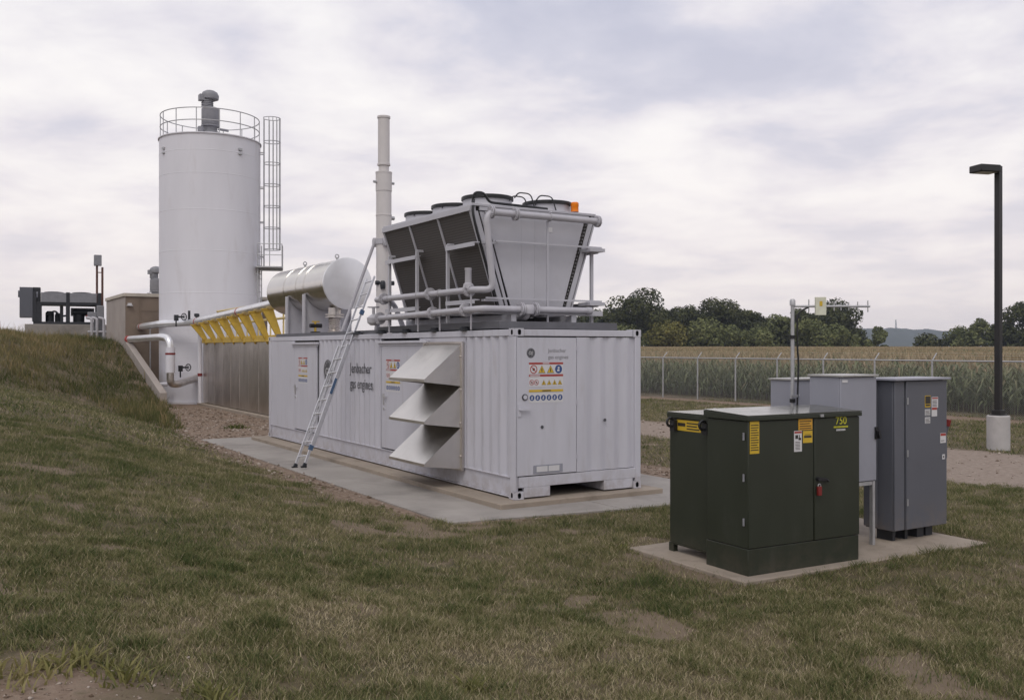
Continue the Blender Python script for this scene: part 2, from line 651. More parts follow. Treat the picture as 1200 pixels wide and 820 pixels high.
def dirt_sd(x, y):
    a = np.maximum(dirt_edge(y) - x, x - 5.2)
    return np.maximum(a, np.maximum(-0.9 - y, y - 36))


def soil_sd(x, y):
    """bare soil patch at the foot of the slope near the camera"""
    return np.hypot(x - SOIL[0], y - SOIL[1]) - 0.5


SOIL = to_site(-2.35, 4.55)


def bare_at(x, y):
    return fbm(x * 1.3, y * 1.3, 35, 4) + 0.02 * sstep(-4, 0, x) * sstep(-3, -6, y) - 0.07 * sstep(-3.0, -5.0, x)


def tall_sd(x, y):
    """negative inside the unmown grass on the bank"""
    e = np.interp(x, [-9, -5.57, -4.72, -3.85, -2.97, -2.3, -1.8, -1.45, -1.1, -0.5, 0.0, 0.5], [22.6, 23.2, 24.2, 25.0, 25.2, 25.0, 20.5, 15.6, 17.5, 20.5, 24.0, 26.5])
    return np.maximum(e - y, x - 0.5)


def spread(a, b, fine_a, fine_b, step, g=1.12):
    mid = list(np.arange(fine_a, fine_b, step))
    hi, s_, p = [], step, mid[-1]
    while p < b:
        s_ *= g
        p += s_
        hi.append(min(p, b))
    lo, s_, p = [], step, mid[0]
    while p > a:
        s_ *= g
        p -= s_
        lo.append(max(p, a))
    return np.array(lo[::-1] + mid + hi)


xs = spread(-3300, 3300, -10.0, 16.0, 0.16)
ys = spread(-3300, 3300, -13.0, 30.0, 0.2)
xs = np.unique(np.concatenate([xs, [0.45, 0.5, 0.6, 0.64]]))
gx, gy = np.meshgrid(xs, ys)
gz = height(gx, gy)
# the sheet keeps clear below the two slabs
for (a, b, c2, d2, zz) in ((-1.45, 3.85, -0.8, 12.9, -0.15), (-0.6, 3.15, -5.3, -3.75, -0.075)):
    ins = (gx > a) & (gx < b) & (gy > c2) & (gy < d2)
    gz = np.where(ins, np.minimum(gz, zz), gz)
nx_, ny_ = len(xs), len(ys)
verts = np.stack([gx.ravel(), gy.ravel(), gz.ravel()], 1)
ii = (np.arange(ny_ - 1)[:, None] * nx_ + np.arange(nx_ - 1)[None, :]).ravel()
faces = np.stack([ii, ii + 1, ii + 1 + nx_, ii + nx_], 1)


def np_mesh(name, verts, faces, smooth=True):
    """faces: (n,k) int array"""
    me = bpy.data.meshes.new(name)
    n, k = faces.shape
    me.vertices.add(len(verts))
    me.vertices.foreach_set('co', np.asarray(verts, np.float32).ravel())
    me.loops.add(n * k)
    me.loops.foreach_set('vertex_index', faces.ravel().astype(np.int32))
    me.polygons.add(n)
    me.polygons.foreach_set('loop_start', np.arange(0, n * k, k, dtype=np.int32))
    me.polygons.foreach_set('loop_total', np.full(n, k, np.int32))
    me.update(calc_edges=True)
    me.validate()
    if smooth:
        me.shade_smooth()
    return me


def attr(me, name, vals):
    a = me.attributes.new(name, 'FLOAT', 'POINT')
    a.data.foreach_set('value', np.asarray(vals, np.float32).ravel())


gm = np_mesh('ground', verts, faces)
attr(gm, 'dirt', np.clip(dirt_sd(gx, gy), -3, 3))
attr(gm, 'bare', (0.655 - bare_at(gx, gy)) * 6)
attr(gm, 'soil', np.clip(soil_sd(gx, gy), -3, 3))
attr(gm, 'road', np.clip(road_sd(gx, gy), -3, 3))
fs_ = fence_sd(gx, gy)
attr(gm, 'strip', np.clip(np.abs(fs_ + 0.9) - 0.8, -3, 3))
attr(gm, 'field', np.clip(fs_ - 1.0, -3, 3))
ground = bpy.data.objects.new('ground', gm)
COL.objects.link(ground)
ground.location = (X0, Y0, 0)
ground.rotation_euler = (0, 0, TH)
props(ground, 'mown grass ground with bare dirt beside the concrete slab and a gravel track', 'ground', None, 'structure')


def ground_mat():
    m = bpy.data.materials.new('ground_soil_and_turf')
    m.use_nodes = True
    t = m.node_tree
    b = t.nodes['Principled BSDF']
    b.inputs['Roughness'].default_value = 0.95
    b.inputs['Specular IOR Level'].default_value = 0.15
    o = N(t, 'ShaderNodeTexCoord').outputs['Object']

    def A(nm):
        n = N(t, 'ShaderNodeAttribute', attribute_name=nm)
        return n.outputs['Fac']
    nb, nm_, nf, nff = NOISE(t, o, 0.35, 4), NOISE(t, o, 1.6, 5, 0.6), NOISE(t, o, 9, 5, 0.65), NOISE(t, o, 45, 4, 0.7)
    turf = RAMP(t, nm_, [(0.30, (0.085, 0.080, 0.042)), (0.5, (0.135, 0.110, 0.066)), (0.68, (0.19, 0.15, 0.10))])
    turf = MIX(t, MA(t, 'MULTIPLY', nff, 0.6), turf, (0.075, 0.058, 0.038))
    mb_ = N(t, 'ShaderNodeMapRange', interpolation_type='SMOOTHSTEP')
    t.links.new(MA(t, 'ADD', A('bare'), MA(t, 'MULTIPLY', MA(t, 'SUBTRACT', nf, 0.5), 0.8)), mb_.inputs[0])
    mb_.inputs[1].default_value, mb_.inputs[2].default_value = -0.2, 0.2
    mb_.inputs[3].default_value, mb_.inputs[4].default_value = 1, 0
    turf = MIX(t, MA(t, 'MULTIPLY', mb_.outputs[0], 0.75), turf, (0.20, 0.152, 0.112))
    dirt = RAMP(t, nf, [(0.3, (0.16, 0.115, 0.083)), (0.5, (0.26, 0.195, 0.148)), (0.7, (0.36, 0.285, 0.225))])
    dirt = MIX(t, MA(t, 'MULTIPLY', nff, 0.55), dirt, (0.15, 0.105, 0.075))
    grav = RAMP(t, nf, [(0.3, (0.23, 0.18, 0.145)), (0.55, (0.325, 0.268, 0.222)), (0.72, (0.42, 0.36, 0.305))])
    grav = MIX(t, MA(t, 'MULTIPLY', nff, 0.5), grav, (0.17, 0.125, 0.10))
    fieldc = RAMP(t, nm_, [(0.3, (0.05, 0.045, 0.02)), (0.7, (0.09, 0.07, 0.035))])

    def edge(nm, wd, amp):
        e = MA(t, 'ADD', A(nm), MA(t, 'ADD', MA(t, 'MULTIPLY', MA(t, 'SUBTRACT', nm_, 0.5), amp), MA(t, 'MULTIPLY', MA(t, 'SUBTRACT', nf, 0.5), amp)))
        mr = N(t, 'ShaderNodeMapRange', interpolation_type='SMOOTHSTEP')
        t.links.new(e, mr.inputs[0])
        mr.inputs[1].default_value = -wd
        mr.inputs[2].default_value = wd
        mr.inputs[3].default_value = 1
        mr.inputs[4].default_value = 0
        return mr.outputs[0]
    c = MIX(t, edge('dirt', 0.16, 0.9), turf, dirt)
    c = MIX(t, edge('strip', 0.35, 1.6), c, dirt)
    c = MIX(t, edge('soil', 0.35, 2.0), c, dirt)
    c = MIX(t, edge('road', 0.2, 1.3), c, grav)
    mr = N(t, 'ShaderNodeMapRange')
    t.links.new(A('field'), mr.inputs[0])
    c = MIX(t, mr.outputs[0], c, fieldc)
    t.links.new(c, b.inputs['Base Color'])
    bn = N(t, 'ShaderNodeBump')
    bn.inputs['Strength'].default_value = 0.7
    bn.inputs['Distance'].default_value = 0.03
    t.links.new(MA(t, 'ADD', nf, MA(t, 'MULTIPLY', nff, 0.5)), bn.inputs['Height'])
    t.links.new(bn.outputs[0], b.inputs['Normal'])
    return m


gm.materials.append(ground_mat())

# slabs -------------------------------------------------------------
sl_ = MB()
gap = 0.02
front = [(-1.5, -0.72), (0.28, -1.0), (2.1, -1.15), (4.1, -1.35)]


def slab_front(x):
    return float(np.interp(x, [p[0] for p in front], [p[1] for p in front]))


cuts_y = [1.6, 4.2, 6.8, 9.4, 13.15]
xsplit = [-1.5, 1.2, 3.95]
for i in range(2):
    xa, xb = xsplit[i] + (gap if i else 0), xsplit[i + 1]
    sl_.prism([(xa, slab_front(xa), -0.3), (xb, slab_front(xb), -0.3), (xb, 1.6 - gap, -0.3), (xa, 1.6 - gap, -0.3)], (0, 0, 0.22))
    for j in range(4):
        sl_.box(xa, xb, cuts_y[j], cuts_y[j + 1] - gap, -0.3, -0.08)
solo('concrete_slab', sl_, 'conc', 'pale grey concrete slab with joints running round the container', 'slab', (1.2, 6, -0.3), kind='structure', bev=0.006)
pl = MB()
pl.box(-0.38, 2.72, -0.22, 12.45, -0.2, -0.004)
solo('concrete_plinth', pl, 'conc_warm', 'low sandy concrete plinth directly under the white container', 'plinth', (1.2, 6, -0.2), kind='structure', bev=0.012)
pp = MB()
pp.prism([(-0.72, -5.42, -0.25), (3.10, -5.55, -0.25), (3.2, -3.55, -0.25), (-0.66, -3.55, -0.25)], (0, 0, 0.25))
solo('transformer_pad', pp, 'conc_warm', 'tan concrete pad under the green transformer and grey cabinets', 'pad', (1.2, -4.5, -0.25), kind='structure', bev=0.012)

# ------------------------------------------------------------------ container
CW, CL, CH = 2.438, 12.192, 2.591
ct = thing('generator_container', 'long pale grey corrugated shipping container housing the generator, on the concrete plinth', 'container', (0, 0, 0))


def corrugated(axis, a0, a1, z0, z1, plane, sign, pitch=0.278, depth=0.036, start=0):
    """trapezoid ribs; sign = outward direction along the other axis; returns MB"""
    prof = []
    p = a0
    seq = [(0.072, 0), (0.068, 1), (0.070, 1), (0.068, 0)]
    lvl = 0
    prof.append((a0, 0))
    k = start
    while p < a1 - 1e-4:
        ln, _ = seq[k % 4]
        ln *= pitch / 0.278
        q = min(p + ln, a1)
        fr = (q - p) / ln
        if k % 4 == 1:
            lvl = fr
        elif k % 4 == 3:
            lvl = 1 - fr
        prof.append((q, lvl))
        p = q
        k += 1
    mb = MB()
    P = []
    for q, l in prof:
        o = plane - sign * depth * l
        P.append((q, o) if axis == 'x' else (o, q))
    n = len(P)
    back = plane - sign * (depth + 0.012)
    vs2 = [(x, y, z0) for x, y in P] + [(x, y, z1) for x, y in P]
    fs2 = [(i, i + 1, n + i + 1, n + i) for i in range(n - 1)]
    if axis == 'x':
        bk = [(a0, back), (a1, back)]
    else:
        bk = [(back, a0), (back, a1)]
    mb.add(vs2, fs2)
    mb.add([(bk[0][0], bk[0][1], z0), (bk[1][0], bk[1][1], z0), (bk[1][0], bk[1][1], z1), (bk[0][0], bk[0][1], z1)], [(0, 1, 2, 3)])
    return mb


def join(*mbs):
    o = MB()
    for m in mbs:
        k = len(o.v)
        o.v += m.v
        o.f += [tuple(i + k for i in f) for f in m.f]
        o.m += m.m
    return o


ZS, ZT = 0.33, 2.47
for a_, b_ in ((0.16, 1.58), (4.98, 8.56)):
    part('side_wall', corrugated('y', a_, b_, ZS, ZT, 0.012, -1, 0.26), 'cont', ct)
for a_, b_, x_ in ((10.17, 12.03, 0.012), (1.58, 3.3, 0.02)):
    sidep = MB()
    sidep.box(x_, 0.05, a_, b_, ZS, ZT)
    part('side_wall', sidep, 'cont', ct)
far_side = corrugated('y', 0.16, CL - 0.16, ZS, ZT, CW - 0.012, 1)
part('side_wall', far_side, 'cont', ct)
endw = corrugated('x', 1.30, CW - 0.12, 0.345, 2.46, 0.012, -1, 0.27, 0.036, 0)
ep = MB()
ep.box(1.15, 1.30, 0.010, 0.05, 0.345, 2.46)
part('end_wall', join(endw, ep), 'cont', ct)
fw = MB()
fw.box(0.12, CW - 0.12, CL - 0.05, CL - 0.02, 0.3, 2.47)
part('end_wall', fw, 'cont', ct)
rf = MB()
rf.box(0.05, CW - 0.05, 0.06, CL - 0.06, 2.55, 2.572)
part('roof', rf, 'cont', ct)
for (a, b) in ((0, 0), (1, 0), (0, 1), (1, 1)):
    pm = MB()
    x0, x1 = (0.004, 0.075) if not a else (CW - 0.075, CW - 0.004)
    y0, y1 = (0.004, 0.15) if not b else (CL - 0.15, CL - 0.004)
    if b == 0:
        if a == 0:
            pm.box(0.004, 0.032, 0.004, 0.15, 0.12, 2.47)
            pm.box(0.032, 0.075, 0.03, 0.15, 0.12, 2.47)
        else:
            pm.box(CW - 0.12, CW - 0.004, 0.004, 0.15, 0.12, 2.47)
    else:
        pm.box(x0, x1, y0, y1, 0.12, 2.47)
    part('corner_post', pm, 'cont', ct, bev=0.006)
for x0, x1 in ((0.006, 0.07), (CW - 0.07, CW - 0.006)):
    tr = MB()
    tr.box(x0, x1, 0.17, CL - 0.17, 2.475, 2.575)
    part('top_rail', tr, 'cont', ct, bev=0.006)
    br = MB()
    br.box(x0 + (0.03 if x0 < 1 else 0), x1 - (0.03 if x0 > 1 else 0), 0.17, CL - 0.17, 0.04, 0.315)
    br.box(x0, x1, 0.17, CL - 0.17, 0.317, 0.332)
    br.box(x0, x1, 0.17, CL - 0.17, 0.02, 0.037)
    part('bottom_rail', br, 'cont', ct, bev=0.004)
for yy0, yy1 in ((0.006, 0.07), (CL - 0.07, CL - 0.006)):
    tr = MB()
    tr.box(0.17, CW - 0.17, yy0, yy1, 2.475, 2.575)
    part('top_rail', tr, 'cont', ct, bev=0.006)
    br = MB()
    br.box(0.17, 0.64, yy0, yy1, 0.02, 0.172)
    br.box(1.69, CW - 0.17, yy0, yy1, 0.02, 0.172)
    br.box(0.075, CW - 0.12, yy0, yy1, 0.174, 0.335)
    br.box(0.62, 0.645, yy0 + .002, yy1 + 0.9 if yy0 < 1 else yy1, 0.02, 0.172)
    br.box(1.685, 1.71, yy0 + .002, yy1 + 0.9 if yy0 < 1 else yy1, 0.02, 0.172)
    part('bottom_rail', br, 'cont', ct, bev=0.004)
ff = MB()
ff.box(0.1, CW - 0.1, 0.5, CL - 0.1, 0.20, 0.24)
ff.box(0.1, 0.62, 0.95, 1.0, 0.0, 0.2)
ff.box(1.71, CW - 0.1, 0.95, 1.0, 0.0, 0.2)
part('floor_pan', ff, 'deck', ct)


def holed(mb, o, a, b, wd, ht, hw, hh, deep, m=0, mh=1, n=24):
    """rectangular plate with a stadium hole whose recess runs inwards"""
    o, a, b = Vector(o), Vector(a), Vector(b)
    nr = a.cross(b)
    out, inn, bck = [], [], []
    for i in range(n):
        t = 2 * math.pi * i / n + math.pi / n
        c, s_ = math.cos(t), math.sin(t)
        k = min((wd / 2) / max(abs(c), 1e-6), (ht / 2) / max(abs(s_), 1e-6))
        out.append(o + a * c * k + b * s_ * k)
        ex = math.copysign(abs(c) ** 0.7, c) * hw / 2
        ey = math.copysign(abs(s_) ** 0.7, s_) * hh / 2
        inn.append(o + a * ex + b * ey)
        bck.append(o + a * ex + b * ey - nr * deep)
    mb.add(out + inn, [(i, (i + 1) % n, n + (i + 1) % n, n + i) for i in range(n)], m)
    mb.add(inn + bck, [(i, (i + 1) % n, n + (i + 1) % n, n + i) for i in range(n)] + [tuple(range(n, 2 * n))], mh)


for ix in (0, 1):
    for iy in (0, 1):
        for iz in (0, 1):
            cm = MB()
            xa, ya, za = (0 if ix == 0 else CW - 0.162), (0 if iy == 0 else CL - 0.178), (0 if iz == 0 else CH - 0.118)
            X1, Y1, Z1 = xa + 0.162, ya + 0.178, za + 0.118
            # inner, top and bottom faces closed; outer faces carry the holes
            cm.add([(xa, ya, za), (X1, ya, za), (X1, Y1, za), (xa, Y1, za), (xa, ya, Z1), (X1, ya, Z1), (X1, Y1, Z1), (xa, Y1, Z1)],
                   [(0, 3, 2, 1), (4, 5, 6, 7)] + ([(1, 2, 6, 5)] if ix == 0 else [(3, 0, 4, 7)]) + ([(2, 3, 7, 6)] if iy == 0 else [(0, 1, 5, 4)]))
            yc, xc, zc_ = (ya + Y1) / 2, (xa + X1) / 2, (za + Z1) / 2
            if ix == 0:
                holed(cm, (xa, yc, zc_), (0, -1, 0), (0, 0, 1), 0.178, 0.118, 0.055, 0.08, 0.05)
            else:
                holed(cm, (X1, yc, zc_), (0, 1, 0), (0, 0, 1), 0.178, 0.118, 0.055, 0.08, 0.05)
            if iy == 0:
                holed(cm, (xc, ya, zc_), (1, 0, 0), (0, 0, 1), 0.162, 0.118, 0.06, 0.085, 0.05)
            else:
                holed(cm, (xc, Y1, zc_), (-1, 0, 0), (0, 0, 1), 0.162, 0.118, 0.06, 0.085, 0.05)
            part('corner_casting', cm, ['cont', 'black'], ct, ang=30)

EX, UZ = (1, 0, 0), (0, 0, 1)


def safety_sign(parent, o, right, s=1.0):
    """white panels with red, yellow and blue pictogram rows"""
    a, b = Vector(right), Vector((0, 0, 1))
    n = a.cross(b)
    o = Vector(o)
    mb = MB()
    MATL = ['st_white', 'st_red', 'st_yellow', 'st_blue', 'ink']

    def rect(x0, x1, y0, y1, mi, lift=0.0, th=0.002):
        p = o + n * lift
        mb.prism([p + (a * x0 + b * y0) * s, p + (a * x1 + b * y0) * s, p + (a * x1 + b * y1) * s, p + (a * x0 + b * y1) * s], n * th, mi)

    def ringd(cx, cy, r):
        p = o + n * 0.002 + (a * cx + b * cy) * s
        mb.disc(p, a, b, r * s, 20, 0.001, 1)
        mb.disc(p, a, b, r * 0.78 * s, 20, 0.0015, 0)
        mb.disc(p, a, b, r * 0.35 * s, 8, 0.002, 4)
        c1 = p + (a * -0.6 + b * 0.6) * r * s
        c2 = p + (a * 0.6 + b * -0.6) * r * s
        mb.bar(c1 + n * 0.002, c2 + n * 0.002, r * 0.2 * s, 0.001, 1, tuple(n))

    def tri(cx, cy, r):
        for k, (sc, mi) in enumerate(((1.0, 4), (0.86, 2))):
            p = o + n * (0.002 + 0.0008 * k) + (a * cx + b * cy) * s
            mb.prism([p + (a * -1.0 - b * 0.8) * r * s * sc, p + (a * 1.0 - b * 0.8) * r * s * sc, p + b * r * s * 1.0 * sc], n * 0.001, mi)
        rect(cx - r * 0.13, cx + r * 0.13, cy - r * 0.5, cy + r * 0.35, 4, 0.003, 0.001)

    def blue(cx, cy, r):
        p = o + n * 0.002 + (a * cx + b * cy) * s
        mb.disc(p, a, b, r * s, 20, 0.001, 3)
        rect(cx - r * 0.4, cx + r * 0.25, cy - r * 0.5, cy - r * 0.05, 0, 0.0025, 0.001)
        mb.disc(p + n * 0.0015 + b * r * s * 0.3, a, b, r * 0.28 * s, 10, 0.001, 0)
    rect(0, 0.63, 0.0, 0.15, 0)
    rect(0, 0.63, 0.245, 0.40, 0)
    rect(0, 0.63, 0.44, 0.61, 0)
    rect(0, 0.63, 0.585, 0.615, 1, 0.002)
    rect(0, 0.63, 0.40, 0.43, 1, 0.002)
    rect(0, 0.63, 0.165, 0.20, 2, 0.002)
    rect(0.25, 0.37, 0.593, 0.607, 0, 0.004)
    rect(0.02, 0.2, 0.408, 0.422, 0, 0.004)
    rect(0.24, 0.40, 0.175, 0.19, 4, 0.004)
    ringd(0.085, 0.51, 0.066)
    tri(0.235, 0.505, 0.066)
    tri(0.395, 0.505, 0.066)
    blue(0.545, 0.51, 0.066)
    ringd(0.05, 0.31, 0.042)
    ringd(0.135, 0.31, 0.042)
    for k in range(4):
        tri(0.27 + k * 0.1, 0.305, 0.042)
    for k in range(6):
        blue(0.055 + k * 0.104, 0.075, 0.044)
    return part('safety_sign', mb, MATL, parent)


def roundel(parent, c, right, r):
    a, b = Vector(right), Vector((0, 0, 1))
    n = a.cross(b)
    mb = MB()
    c = Vector(c)
    mb.disc(c, a, b, r, 36, 0.002, 0)
    mb.ring(c + n * 0.002, r * 0.86, r * 0.035, tuple(n), 36, 4, 1)
    for k in range(4):
        t = math.pi / 2 * k + 0.5
        p = c + n * 0.002 + (a * math.cos(t) + b * math.sin(t)) * r * 0.62
        mb.ring(p, r * 0.2, r * 0.05, tuple(n), 14, 4, 1, t, t + 3.4)
    o = part('emblem', mb, ['ink_grey', 'ink_pale'], parent)
    text_part('lettering', 'GE', r * 0.85, 'st_white', o, c + n * 0.004 - a * r * 0.03 - b * r * 0.30, a, b, 'CENTER', 0.001)
    return o


# end door -----------------------------------------------------------
dr = MB()
dr.box(0.038, 1.135, 0.000, 0.03, 0.352, 2.452)
part_door = part('door', dr, 'cont', ct, bev=0.004)
gp = MB()
gp.box(0.034, 1.148, 0.031, 0.04, 0.338, 2.468)
part('door_seal', gp, 'black', ct)
for k in range(3):
    hg = MB()
    z = 0.55 + k * 0.85
    hg.tube([(1.143, -0.004, z), (1.143, -0.004, z + 0.09)], 0.011, 8)
    part('hinge', hg, 'cont', part_door)
safety_sign(part_door, (0.25, -0.0005, 1.455), EX)
roundel(part_door, (0.285, -0.0005, 2.215), EX, 0.075)
text_part('lettering', 'Jenbacher', 0.085, 'ink_pale', part_door, (0.60, -0.001, 2.225), EX, UZ)
text_part('lettering', 'gas engines', 0.085, 'ink_pale', part_door, (0.60, -0.001, 2.125), EX, UZ)
hd = MB()
hd.disc((0.175, 0.0, 1.545), EX, UZ, 0.05, 20, 0.012, 1)
hd.disc((0.175, -0.01, 1.545), EX, UZ, 0.033, 20, 0.012, 0)
hd.box(0.05, 0.11, -0.012, -0.0005, 1.25, 1.45, 0)
hd.bar((0.08, -0.04, 1.36), (0.25, -0.04, 1.36), 0.02, 0.025, 0)
hd.bar((0.08, -0.04, 1.36), (0.08, 0, 1.36), 0.02, 0.02, 0)
part('handle', hd, ['cont', 'ink_grey'], part_door)
wt = MB()
wt.box(0.33, 0.87, -0.008, -0.0005, 0.335 + 0.04, 0.335 + 0.165, 0)
wt.box(0.385, 0.585, -0.012, -0.0085, 0.397, 0.482, 1)
wt.box(0.605, 0.805, -0.012, -0.0085, 0.397, 0.482, 1)
part('vent_plate', wt, ['cab_light', 'st_white'], part_door)
kn = MB()
kn.disc((0.49, 0, 1.08), EX, UZ, 0.028, 6, 0.008)
part('earthing_stud', kn, 'ink_grey', ct)
kn = MB()
kn.disc((1.70, 0.012, 1.14), EX, UZ, 0.028, 6, 0.01)
part('earthing_stud', kn, 'ink_grey', ct)

# side doors ---------------------------------------------------------
SY = (0, -1, 0)
for (ya, yb, nm) in ((8.6, 10.14, 0), (3.05, 4.95, 1)):
    dm = MB()
    dm.box(0.0, 0.03, ya + 0.006, yb - 0.006, 0.362, 2.335)
    do = part('door', dm, 'cont', ct, bev=0.004)
    sm = MB()
    sm.box(0.026, 0.045, ya - 0.006, yb + 0.006, 0.348, 2.35)
    part('door_seal', sm, 'motor', ct)
    cn = MB()
    cn.box(-0.06, 0.0, ya - 0.16, yb + 0.16, 2.385, 2.43)
    cn.box(-0.012, 0.0, ya - 0.12, yb + 0.12, 2.335, 2.384)
    part('rain_hood', cn, 'cont', ct, bev=0.004)
    safety_sign(do, (-0.0005, (yb - 0.30) if nm == 0 else 4.72, 1.46), SY)
    hm = MB()
    yl = yb - 0.08 if nm == 0 else yb - 0.12
    hm.box(-0.012, 0, yl - 0.03, yl + 0.03, 1.2, 1.42)
    hm.bar((-0.04, yl, 1.36), (-0.04, yl - 0.17, 1.36), 0.02, 0.025)
    hm.bar((-0.04, yl, 1.36), (0, yl, 1.36), 0.02, 0.02)
    hm.disc((0, yl, 1.12), SY, UZ, 0.03, 14, 0.012)
    part('handle', hm, 'alu', do)
    for k in range(3):
        hg = MB()
        z = 0.6 + k * 0.75
        hg.tube([(-0.004, ya + 0.02, z), (-0.004, ya + 0.02, z + 0.1)], 0.012, 8)
        part('hinge', hg, 'cont', do)
roundel(ct, (0.008, 7.9, 1.78), SY, 0.26)
text_part('lettering', 'Jenbacher', 0.30, 'ink_grey', ct, (0.009, 6.60, 1.78), SY, UZ, sx=0.95)
text_part('lettering', 'gas engines', 0.30, 'ink_grey', ct, (0.009, 6.60, 1.46), SY, UZ, sx=0.88)

# intake louvre with three hoods -------------------------------------
lv = MB()
Y1_, Y2_ = 1.66, 3.02
lv.box(-0.03, 0.01, Y1_ - 0.05, Y1_, 0.26, 2.40)
lv.box(-0.03, 0.01, Y2_, Y2_ + 0.05, 0.26, 2.40)
lv.box(-0.03, 0.01, Y1_, Y2_, 2.36, 2.40)
lv.box(-0.03, 0.01, Y1_, Y2_, 0.26, 0.30)
lv.box(-0.008, 0.01, Y1_, Y2_, 0.30, 2.36, 1)
for k in range(4):
    lv.tube([(-0.03, Y1_ - 0.03, 0.5 + k * 0.55), (-0.055, Y1_ - 0.03, 0.5 + k * 0.55)], 0.015, 8)
louvre = part('intake_louvre', lv, ['steel_rough', 'steel'], ct, bev=0.003)
DP = 0.70
for k in range(3):
    zt = 2.36 - 0.685 * k
    zl = zt - 0.575
    hb = MB()
    th = 0.008
    # sloping top sheet
    hb.prism([(-0.01, Y1_, zt), (-DP, Y1_, zl), (-DP, Y1_, zl - th), (-0.01, Y1_, zt - th)], (0, Y2_ - Y1_, 0), 0)
    # front lip
    hb.box(-DP - 0.006, -DP + 0.002, Y1_ - 0.004, Y2_ + 0.004, zl - 0.045, zl, 0)
    # side cheeks
    for yy in (Y1_ - 0.006, Y2_):
        hb.prism([(-0.01, yy, zt), (-DP, yy, zl), (-DP, yy, zl - 0.045), (-0.01, yy, zt - 0.70)], (0, 0.006, 0), 0)
    part('hood', hb, 'hood_sheet', louvre)

# ------------------------------------------------------------------ dry cooler on the roof
dc = thing('dry_cooler', 'grey V-shaped dry cooler with black finned coils and six roof fans on the container', 'cooler', (1.2, 3.0, 2.59))
CY0, CY1 = 1.30, 4.72
bf = MB()
bf.box(0.10, 2.43, 0.62, 5.35, 2.60, 2.715, 1)
for x in (0.60, 1.80):
    bf.box(x - 0.05, x + 0.05, 1.0, 5.0, 2.717, 2.84)
for y in (1.05, 2.2, 3.4, 4.7):
    bf.box(0.02, 2.42, y - 0.04, y + 0.04, 2.842, 2.93)
part('base_frame', bf, ['cool', 'deck'], dc, bev=0.004)
zt_, zb_ = 4.52, 2.95
for sgn in (0, 1):
    fx = (lambda x: x) if sgn == 0 else (lambda x: 2.4 - x)
    t0, b0, thk = -0.04, 0.47, 0.17
    cm = MB()
    cm.prism([(fx(t0), CY0 + 0.02, zt_), (fx(b0), CY0 + 0.02, zb_), (fx(b0 + thk), CY0 + 0.02, zb_), (fx(t0 + thk), CY0 + 0.02, zt_)], (0, CY1 - CY0 - 0.04, 0))
    part('coil', cm, 'coil', dc)
    fm = MB()
    dxz = Vector((b0 - t0, 0, zb_ - zt_)).normalized()
    for y in (CY0, 2.45, 3.58, CY1):
        wdt = 0.05 if y in (CY0, CY1) else 0.045
        fm.bar((fx(t0 - 0.008), y, zt_), (fx(b0 - 0.008), y, zb_), 0.03, wdt, 0, (0, 1, 0))
    fm.bar((fx(t0 + 0.02), CY0 - 0.03, zt_ + 0.04), (fx(t0 + 0.02), CY1 + 0.03, zt_ + 0.04), 0.12, 0.09)
    fm.bar((fx(b0 + 0.03), CY0 - 0.03, zb_ - 0.04), (fx(b0 + 0.03), CY1 + 0.03, zb_ - 0.04), 0.14, 0.07)
    # coil end strip seen from the front
    for y in (CY0 - 0.03, CY1 + 0.008):
        fm.prism([(fx(t0 + 0.03), y, zt_), (fx(b0 + 0.03), y, zb_), (fx(b0 + 0.12), y, zb_), (fx(t0 + 0.12), y, zt_)], (0, 0.022, 0))
    if sgn == 0:
        fm.prism([(t0 + 0.15, CY0 - 0.03, zt_), (b0 + 0.15, CY0 - 0.03, zb_), (b0 + 0.20, CY0 - 0.03, zb_), (t0 + 0.24, CY0 - 0.03, zt_)], (0, 0.022, 0))
    part('coil_frame', fm, 'cool', dc, bev=0.003)
    # return bends of the coil
    rb = MB()
    for k in range(26 if sgn else 0):
        q = (k + 0.5) / 26
        x, z = t0 + (b0 - t0) * q + thk + 0.0, zt_ + (zb_ - zt_) * q
        for j in range(2):
            rb.ring((fx(x - 0.02 + j * 0.05), CY0 - 0.005, z), 0.014, 0.005, (1, 0, 0), 6, 5)
    if sgn:
        part('coil_header', rb, 'galv', dc)
    pm = MB()
    for y in (4.55, 3.35, 2.16):
        zt2 = 4.05
        pm = MB()
        pm.bar((fx(-0.005), y, 2.72), (fx(-0.005), y, zt2), 0.05, 0.05)
        pm.bar((fx(-0.005), y, zt2), (fx(0.13), y, zt2), 0.04, 0.04)
        part('support_post', pm, 'cool', dc)
    for (ya, yb, z) in ((4.66, 3.35, 3.93), (2.16, 1.18, 3.97), (2.16, 1.18, 3.04), (4.66, 3.35, 3.0)):
        pm = MB()
        pm.box(min(fx(-0.05), fx(-0.032)), max(fx(-0.05), fx(-0.032)), yb, ya, z - 0.03, z + 0.04)
        pm.box(min(fx(-0.031), fx(0.06)), max(fx(-0.031), fx(0.06)), yb, ya, z + 0.022, z + 0.04)
        part('support_rail', pm, 'cool', dc)
for y, nm in ((CY0 - 0.055, 0), (CY1 + 0.03, 1)):
    em = MB()
    em.prism([(0.20, y, zt_), (0.70, y, zb_), (1.72, y, zb_), (2.20, y, zt_)], (0, 0.02, 0))
    em.box(1.16, 1.18, y - 0.004, y - 0.0005, zb_ + 0.03, zt_ - 0.02)
    em.box(0.90, 0.905, y - 0.003, y - 0.0005, zb_ + 0.03, zt_ - 0.02)
    part('end_panel', em, 'cool', dc, bev=0.003)
lb = MB()
lb.box(1.40, 1.52, CY0 - 0.06, CY0 - 0.056, 4.26, 4.34)
part('rating_plate', lb, 'st_white', dc)
tp = MB()
tp.box(-0.04, 2.44, CY0 - 0.06, CY1 + 0.06, 4.60, 4.64)
